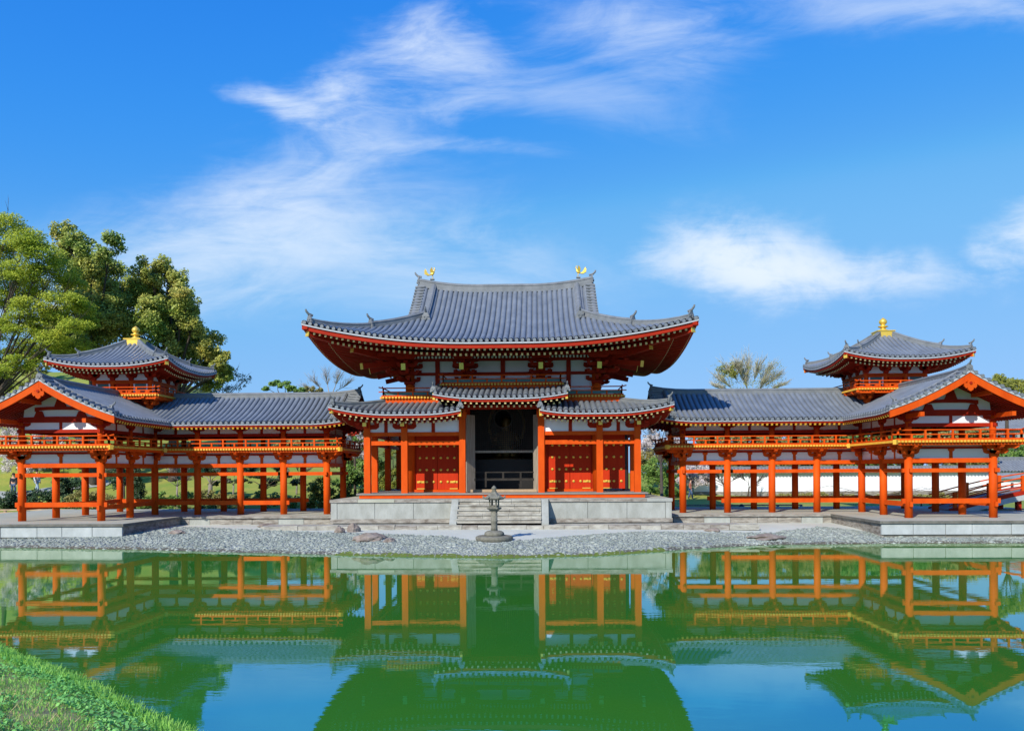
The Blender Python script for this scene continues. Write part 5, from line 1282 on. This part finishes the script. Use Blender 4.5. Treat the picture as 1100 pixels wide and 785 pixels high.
p = at(16, 520, Y=23); tree('cherry_tree', 'white cherry in full bloom behind the far balcony end', 'tree', (p.x, 30), pxc([(6,462,11),(20,458,11),(34,464,10),(12,474,11),(28,478,11),(2,486,10),(44,472,9),(18,492,10),(38,490,9),(26,504,8),(8,500,9)], 23, 1, 25), 'blossom', 1500, .07, 'bark', .2, twigs=5)
p = at(64, 520, Y=25); tree('cherry_tree', 'smaller white cherry in bloom behind the shaded gable', 'tree', (p.x, 33), pxc([(54,470,9),(66,464,10),(78,468,10),(90,472,9),(60,482,9),(76,482,9),(52,498,9),(40,500,8),(66,500,8),(84,494,9),(98,480,8),(106,490,8)], 25, 1, 26), 'blossom', 1300, .07, 'bark', .18, twigs=5)
p = at(30, 420, Y=40); tree('leafy_tree', 'young yellow green tree beside the shaded gable peak', 'tree', (p.x, 40), pxc([(28,395,9),(38,390,10),(30,406,9),(40,402,9),(24,412,8),(46,396,8),(48,384,8)], 40, 1, 27), 'leaf_spring', 700, .11, 'bark', .2)
p = at(2, 420, Y=34); tree('dark_conifer', 'dark conifer at the edge of the view below the maple', 'tree', (p.x, 34), pxc([(0,392,7),(4,400,8),(-4,410,10),(2,388,5),(6,412,8),(-6,398,9)], 34, .5, 28), 'leaf_dark', 1200, .10, 'bark', .22)
# little museum building on the hill
def hill_house():
    p = at(2, 413, Y=66); T = thing('hilltop_building', 'grey low building with white posts on the hill beyond the maple', 'building', (p.x, 66, p.z))
    x1 = at(24, 400, Y=66).x; zt = at(10, 396, Y=66).z; zb = at(10, 411, Y=66).z
    b = MB(); b.box(x1-14, x1, 66, 72, zb-3, zt); b.build('wall', 'grey_wall', T)
    b = MB(); b.box(x1-14.4, x1+.5, 65.4, 72.5, zt, zt+.25); b.build('roof', 'cap_tile', T)
    for k in range(6):
        b = MB(); b.box(x1-.3-2.3*k, x1-.05-2.3*k, 65.75, 65.95, zb, zt-.01); b.build('post', 'plaster', T)
    b = MB(); b.box(x1-16, x1+9, 64.6, 65.0, zb-.5, zb-.05); b.build('retaining_wall', 'stone_white', T)
hill_house()
# footpath with visitors
def path():
    b = MB(); rows = [[], []]
    for px_, py_ in ((-40,529),(-10,527),(14,524),(40,521),(62,518),(90,516),(120,514)):
        p = at(px_, py_, Y=19.6+max(0, px_-14)*.04)
        for k, d in enumerate((-.9, .9)): rows[k].append((p.x, p.y+d, ground_h(p.x, p.y+d)+.05))
    b.grid(rows); struct(b.build('footpath', 'stone_light'))
path()
person(14, 524, 19.6, 'person in a dark jacket and jeans standing on the footpath', 'cloth_navy', 'cloth_denim', (.3, -1), .12)
person(39, 521.5, 20.6, 'person in pale jeans walking on the footpath behind the tie beams', 'cloth_white', 'cloth_paledenim', (1, -.2), .45)
person(741, 523, 27, 'person in a rust red top walking past the white blossoms', 'cloth_rust', 'cloth_denim', (1, -.3), .35)
def rail_fence(px0, px1, py_, Y, label, h=.42, m='tan_wood'):
    a = at(px0, py_, Y=Y); c = at(px1, py_, Y=Y); z = ground_h(a.x, Y); T = thing('rail_fence', label, 'fence', (a.x, Y, z))
    x = a.x
    n = max(2, int((c.x-a.x)/1.5))
    for k in range(n+1):
        x = a.x+(c.x-a.x)*k/n; b = MB(); zz = ground_h(x, Y); b.box(x-.07, x+.07, Y-.07, Y+.07, zz-.1, zz+h); b.build('post', m, T)
    for q in (.9, .45):
        b = MB(); b.bar((a.x, Y-.09, z+h*q), (c.x, Y-.09, ground_h(c.x, Y)+h*q), .06, .09); b.build('rail', m, T)
rail_fence(-20, 80, 553, 10.2, 'low tan wooden rail fence behind the shaded wing columns')
rail_fence(735, 860, 552, 12.2, 'low grey wooden rail fence behind the sunlit corridor', .36, 'weathered_wood')
# sunlit side: long white wall with tiled coping
def white_wall():
    Y = 31; x0 = at(745, 520, Y=Y).x; x1 = at(1068, 520, Y=Y).x
    T = thing('plaster_wall', 'long white plaster garden wall with grey tiled coping', 'wall', ((x0+x1)/2, Y, ground_h(20, Y)))
    zb, zt = ground_h(20, Y), at(900, 507.5, Y=Y).z
    b = MB(); b.box(x0, x1, Y, Y+.4, zb-.3, zb+.35); b.build('stone_base', 'stone_worn', T)
    b = MB(); b.box(x0+.01, x1-.01, Y+.03, Y+.37, zb+.35, zt); b.build('wall_face', 'plaster', T)
    F1 = lambda u, t: (u, Y-.45+t, zt+.06+.55*t); F2 = lambda u, t: (u, Y+.85-t, zt+.06+.55*t)
    t = MB(); c = MB(); tile_slope(t, c, x0, x1, lambda u: 0, lambda u: .66, F1, .3, 2); tile_slope(t, None, x0, x1, lambda u: 0, lambda u: .66, F2, .3, 2); t.add(c.v, c.f); R = t.build('coping_tiles', 'cap_tile', T)
    b = MB(); b.box(x0, x1, Y-.35, Y+.75, zt, zt+.055); b.build('coping_board', 'weathered_wood', T)
    b = MB(); b.box(x0, x1, Y+.08, Y+.32, zt+.40, zt+.60); b.build('coping_ridge', 'tile_ridge', T)
white_wall()
def end_wall():
    Y = 29; x0 = at(1071, 520, Y=Y).x; zt = at(1080, 514, Y=Y).z; zb = ground_h(x0, Y)
    T = thing('gate_wall', 'short white wall with a dark window slit beyond the bridge', 'wall', (x0+4, Y, zb))
    b = MB(); b.box(x0, x0+9, Y, Y+.4, zb-.2, zt); b.build('wall_face', 'plaster', T)
    b = MB(); b.prism([(Y-.4, zt), (Y+.8, zt), (Y+.2, zt+.5)], lambda p, q, a: (a, p, q), x0-.2, x0+9.2); b.build('coping', 'cap_tile', T)
    for px_ in (1086.5, 1098):
        xx = at(px_, 525, Y=Y).x; b = MB(); b.box(xx-.12, xx+.12, Y-.03, Y-.005, zb+.5, zt-.35); b.build('window', 'window_glass', T)
end_wall()
def far_house(px0, px1, pye, pyr, Y, label, wall='plaster'):
    x0, x1 = at(px0, pye, Y=Y).x, at(px1, pye, Y=Y).x; ze, zr = at(px0, pye, Y=Y).z, at(px0, pyr, Y=Y+3).z; zb = ground_h(x0, Y)-.3
    T = thing('tiled_house', label, 'house', ((x0+x1)/2, Y, zb))
    b = MB(); b.box(x0+.5, x1-.5, Y+.6, Y+5.4, zb, ze); b.build('wall', wall, T)
    F1 = lambda u, t: (u, Y+t, ze+(zr-ze)*t/3); F2 = lambda u, t: (u, Y+6-t, ze+(zr-ze)*t/3)
    t = MB(); tile_slope(t, None, x0, x1, lambda u: 0, lambda u: 3, F1, .32, 2); tile_slope(t, None, x0, x1, lambda u: 0, lambda u: 3, F2, .32, 2); R = t.build('roof', 'cap_tile', T)
    b = MB(); b.box(x0, x1, Y+2.8, Y+3.2, zr, zr+.3); b.build('ridge_tiles', 'tile_ridge', R)
    b = MB(); b.prism([(Y+.6, ze), (Y+5.4, ze), (Y+3, zr-.1)], lambda p, q, a: (a, p, q), x0+.5, x0+.6); b.prism([(Y+.6, ze), (Y+5.4, ze), (Y+3, zr-.1)], lambda p, q, a: (a, p, q), x1-.6, x1-.5); b.build('gable_frame', wall, T)
    for k in range(3):
        xx = x0+(x1-x0)*(k+1)/4; b = MB(); b.box(xx-.5, xx+.5, Y+.56, Y+.595, max(zb+.5, ze-1.6), ze-.5); b.build('window', 'window_glass', T)
far_house(1066, 1180, 507, 494, 36, 'dark tiled house beyond the bridge with its eaves over the short white wall')
far_house(888, 920, 505, 492, 42, 'small grey tiled house peeping over the long white wall', 'grey_wall')
far_house(1050, 1200, 462, 451, 64, 'long pale grey roofed hall far behind the sunlit gable', 'stone_light')
# hedges and trees behind the wall
for i, (a, c, y_, m, lb) in enumerate(((752, 832, 472, 'leaf_olive', 'tawny hedge behind the wall nearest the great hall'), (830, 905, 472, 'leaf_olive', 'tawny hedge behind the wall at the corridor middle'), (902, 988, 470, 'leaf_shrub', 'green hedge behind the wall at the corridor corner'), (986, 1064, 468, 'leaf_olive', 'tawny hedge behind the wall under the sunlit gable'))):
    pts = []; x = a
    while x < c: pts += [(x, y_+3*sin(x), 12), (x+5, y_+12, 12), (x, y_+24, 11)]; x += 9
    shrub('hedge', lb, pts, 35+i*.4, 10, m, 260, .09)
p = at(1090, 490, Y=40); tree('leafy_tree', 'bright green tree over the dark tiled house', 'tree', (p.x, 44), pxc([(1078,486,10),(1090,482,11),(1102,487,11),(1084,492,10),(1098,496,10)], 44, 1, 31), 'leaf_shrub', 1100, .10, 'bark', .2)
p = at(1080, 470, Y=80); tree('dark_conifer', 'far dark tree clump behind the pale grey roof', 'tree', (p.x, 80), pxc([(1070,450,5),(1078,448,5),(1088,449,6),(1096,448,6),(1104,450,6)], 80, 1, 32), 'leaf_dark', 600, .16, 'bark', .2)
p = at(778, 545, Y=27); tree('bare_tree', 'dark leafless shrub tree against the white wall', 'tree', (p.x, 27), pxc([(770,512,8),(780,508,9),(790,514,8),(762,518,7),(776,520,8)], 27, .5, 33), 'twig', 1, .05, 'bark', .10, twigs=14, leaves=False)
p = at(803, 545, Y=28); tree('bare_tree', 'second leafless shrub tree further along the white wall', 'tree', (p.x, 28), pxc([(796,514,7),(806,510,8),(816,516,7),(810,522,6)], 28, .5, 34), 'twig', 1, .05, 'bark', .08, twigs=12, leaves=False)
p = at(698, 530, Y=33); tree('cherry_tree', 'white cherry in bloom seen just past the hall portico', 'tree', (p.x, 26), pxc([(692,452,10),(704,446,11),(716,455,10),(696,468,11),(710,472,11),(722,468,9),(690,484,10),(704,488,10),(718,486,9),(728,478,8)], 33, 1, 35), 'blossom', 1900, .075, 'bark', .14, twigs=6)
p = at(740, 530, Y=29); tree('cherry_tree', 'low white cherry in bloom behind the first sunlit columns', 'tree', (p.x, 29), pxc([(736,505,9),(748,500,9),(758,506,8),(744,514,9),(756,516,8),(730,512,8)], 29, .8, 36), 'blossom', 2200, .07, 'bark', .10, twigs=5)
shrub('round_bush', 'yellow green bush on the lawn past the hall portico', [(694,505,9),(704,500,10),(714,506,10),(700,514,10),(712,516,9),(722,514,8)], 31, 9, 'leaf_shrub', 520, .06)
for i, (a, y_, lb) in enumerate(((690, 535, 'low green shrub on the lawn beside the hall platform'), (716, 538, 'low green shrub behind the first sunlit column'))):
    shrub('low_bush', lb, [(a, y_-9, 6), (a+8, y_-11, 5), (a+15, y_-8, 5)], 28, 7, 'leaf_shrub', 900, .05)
shrub('ground_shrub', 'sparse low shrubs along the foot of the white wall', [(x, 534+1.5*sin(x), 5) for x in range(830, 1060, 9)], 29.5, 5, 'leaf_olive', 700, .06)
# spotlights
def spotlight(px_, py_, Y, label):
    p = at(px_, py_, Y=Y); z = ground_h(p.x, Y) if Y > 9.5 else .9; T = thing('spotlight', label, 'garden lamp', (p.x, Y, z), 'black garden spotlights')
    b = MB(); b.tube([(p.x, Y, z), (p.x, Y, z+.22)], [.07,.03], 8); b.build('stand', 'lamp_black', T)
    b = MB(); b.lathe(p.x, Y, [(.05,z+.18),(.15,z+.24),(.19,z+.34),(.16,z+.44),(.05,z+.5)], 14); b.build('lamp_head', 'lamp_black', T, True)
spotlight(796, 549, 11, 'round black spotlight behind the rail fence on the sunlit side')
spotlight(989, 547, 9.2, 'round black spotlight behind the inner columns of the sunlit wing')
spotlight(1015, 548, 9.2, 'round black spotlight nearer the bridge at the sunlit wing')
# arched bridge
def bridge():
    Y0, Y1 = 3.0, 5.4; x0, x1 = 24.6, 40.0
    T = thing('arched_bridge', 'red railed arched bridge leaving the sunlit wing', 'bridge', (x0, Y0, .9))
    h = lambda x: .95+1.35*sin(pi*min(1, max(0, (x-x0)/(x1-x0))))
    xs = rng(x0, x1, .5)
    b = MB(); b.sweep([[(x, Y0, h(x)), (x, Y1, h(x)), (x, Y1, h(x)-.14), (x, Y0, h(x)-.14)] for x in xs]); b.build('deck', 'deck_wood', T)
    for y in (Y0, Y1):
        b = MB(); b.sweep([[(x, y-.08, h(x)-.16), (x, y+.08, h(x)-.16), (x, y+.08, h(x)-.46), (x, y-.08, h(x)-.46)] for x in xs]); b.build('girder', 'stone_white', T)
        b = MB(); b.sweep([[(x, y-.10, h(x)+.06), (x, y+.10, h(x)+.06), (x, y+.10, h(x)-.158), (x, y-.10, h(x)-.158)] for x in xs]); b.build('side_beam', 'vermilion_dark', T)
        for z_, w in ((.78, .06), (.50, .05), (.22, .05)):
            b = MB(); b.tube([(x, y, h(x)+z_) for x in xs], w*.7, 6); b.build('rail', 'vermilion', T)
        for k in range(9):
            x = x0+.3+(x1-x0-.6)*k/8; b = MB(); b.box(x-.09, x+.09, y-.09, y+.09, h(x)-.1, h(x)+.9); b.build('post', 'vermilion', T)
    for x in (28.5, 32.3, 36):
        for y in (Y0+.3, Y1-.3): b = MB(); b.box(x-.12, x+.12, y-.12, y+.12, -.8, h(x)-.46); b.build('pier', 'vermilion_dark', T)
bridge()
# mossy dry leaves scattered on the kerb, a stray stone on the sunlit platform
# fuller planting on the slope behind the shaded corridor
for i, (pts, Y, r, m, lb) in enumerate((
    ([(172,535),(186,537),(200,534),(160,538)], 13, 9, 'leaf_shrub', 'round green shrub at the foot of the small pale bare tree'),
    ([(210,536),(222,532),(236,536),(250,538)], 15, 9, 'leaf_olive', 'yellowish shrub below the straight trunked pine'),
    ([(262,537),(278,534),(296,537),(312,539)], 14, 9, 'leaf_shrub', 'low green shrubs under the layered garden pine'),
    ([(240,488),(256,484),(270,489),(252,496)], 30, 10, 'leaf_olive', 'tawny bush high on the slope behind the balcony'),
    ([(196,484),(210,480),(224,486),(206,492)], 30, 10, 'leaf_dark', 'dark bush high on the slope behind the shaded corner'),
    ([(300,484),(316,480),(332,485),(318,492)], 31, 10, 'leaf_olive', 'russet bush high on the slope near the corridor end'),
    ([(352,480),(366,474),(380,470),(394,478),(360,492),(380,492),(398,496)], 24, 12, 'leaf_shrub', 'leafy green backdrop tree beside the hall roof edge'),
    ([(692,492),(706,486),(720,490),(734,496),(700,504),(722,506),(740,508)], 32, 12, 'leaf_olive', 'tawny thicket behind the blossoming cherries'),
    ([(128,505),(138,498),(128,518),(140,512)], 16, 9, 'leaf_dark', 'dark shrub beside the slim conifer'))):
    shrub('garden_shrub', lb, pts, Y, r, m, 480, .075)
rock_p = at(122, 534, Y=13); rock(rock_p.x, rock_p.y, .8, .5, .9, 31, 'tall grey boulder standing on the green slope behind the shaded wing', 'stone_light')

for k, (a, c, Y, lb) in enumerate(((250, 512, 18, 'thin pale bare sapling on the slope between the shaded corridor columns'), (318, 508, 21, 'thin bare sapling near the end of the shaded corridor'), (112, 500, 22, 'spreading bare cherry behind the clipped hedge'))):
    p = at(a, 545, Y=Y); tree('bare_tree', lb, 'tree', (p.x, Y), pxc([(a-10, c, 8), (a, c-6, 9), (a+10, c-1, 8), (a+4, c+7, 7)], Y, .6, 50+k), 'twig', 1, .05, 'bark_pale', .07, twigs=14, leaves=False)
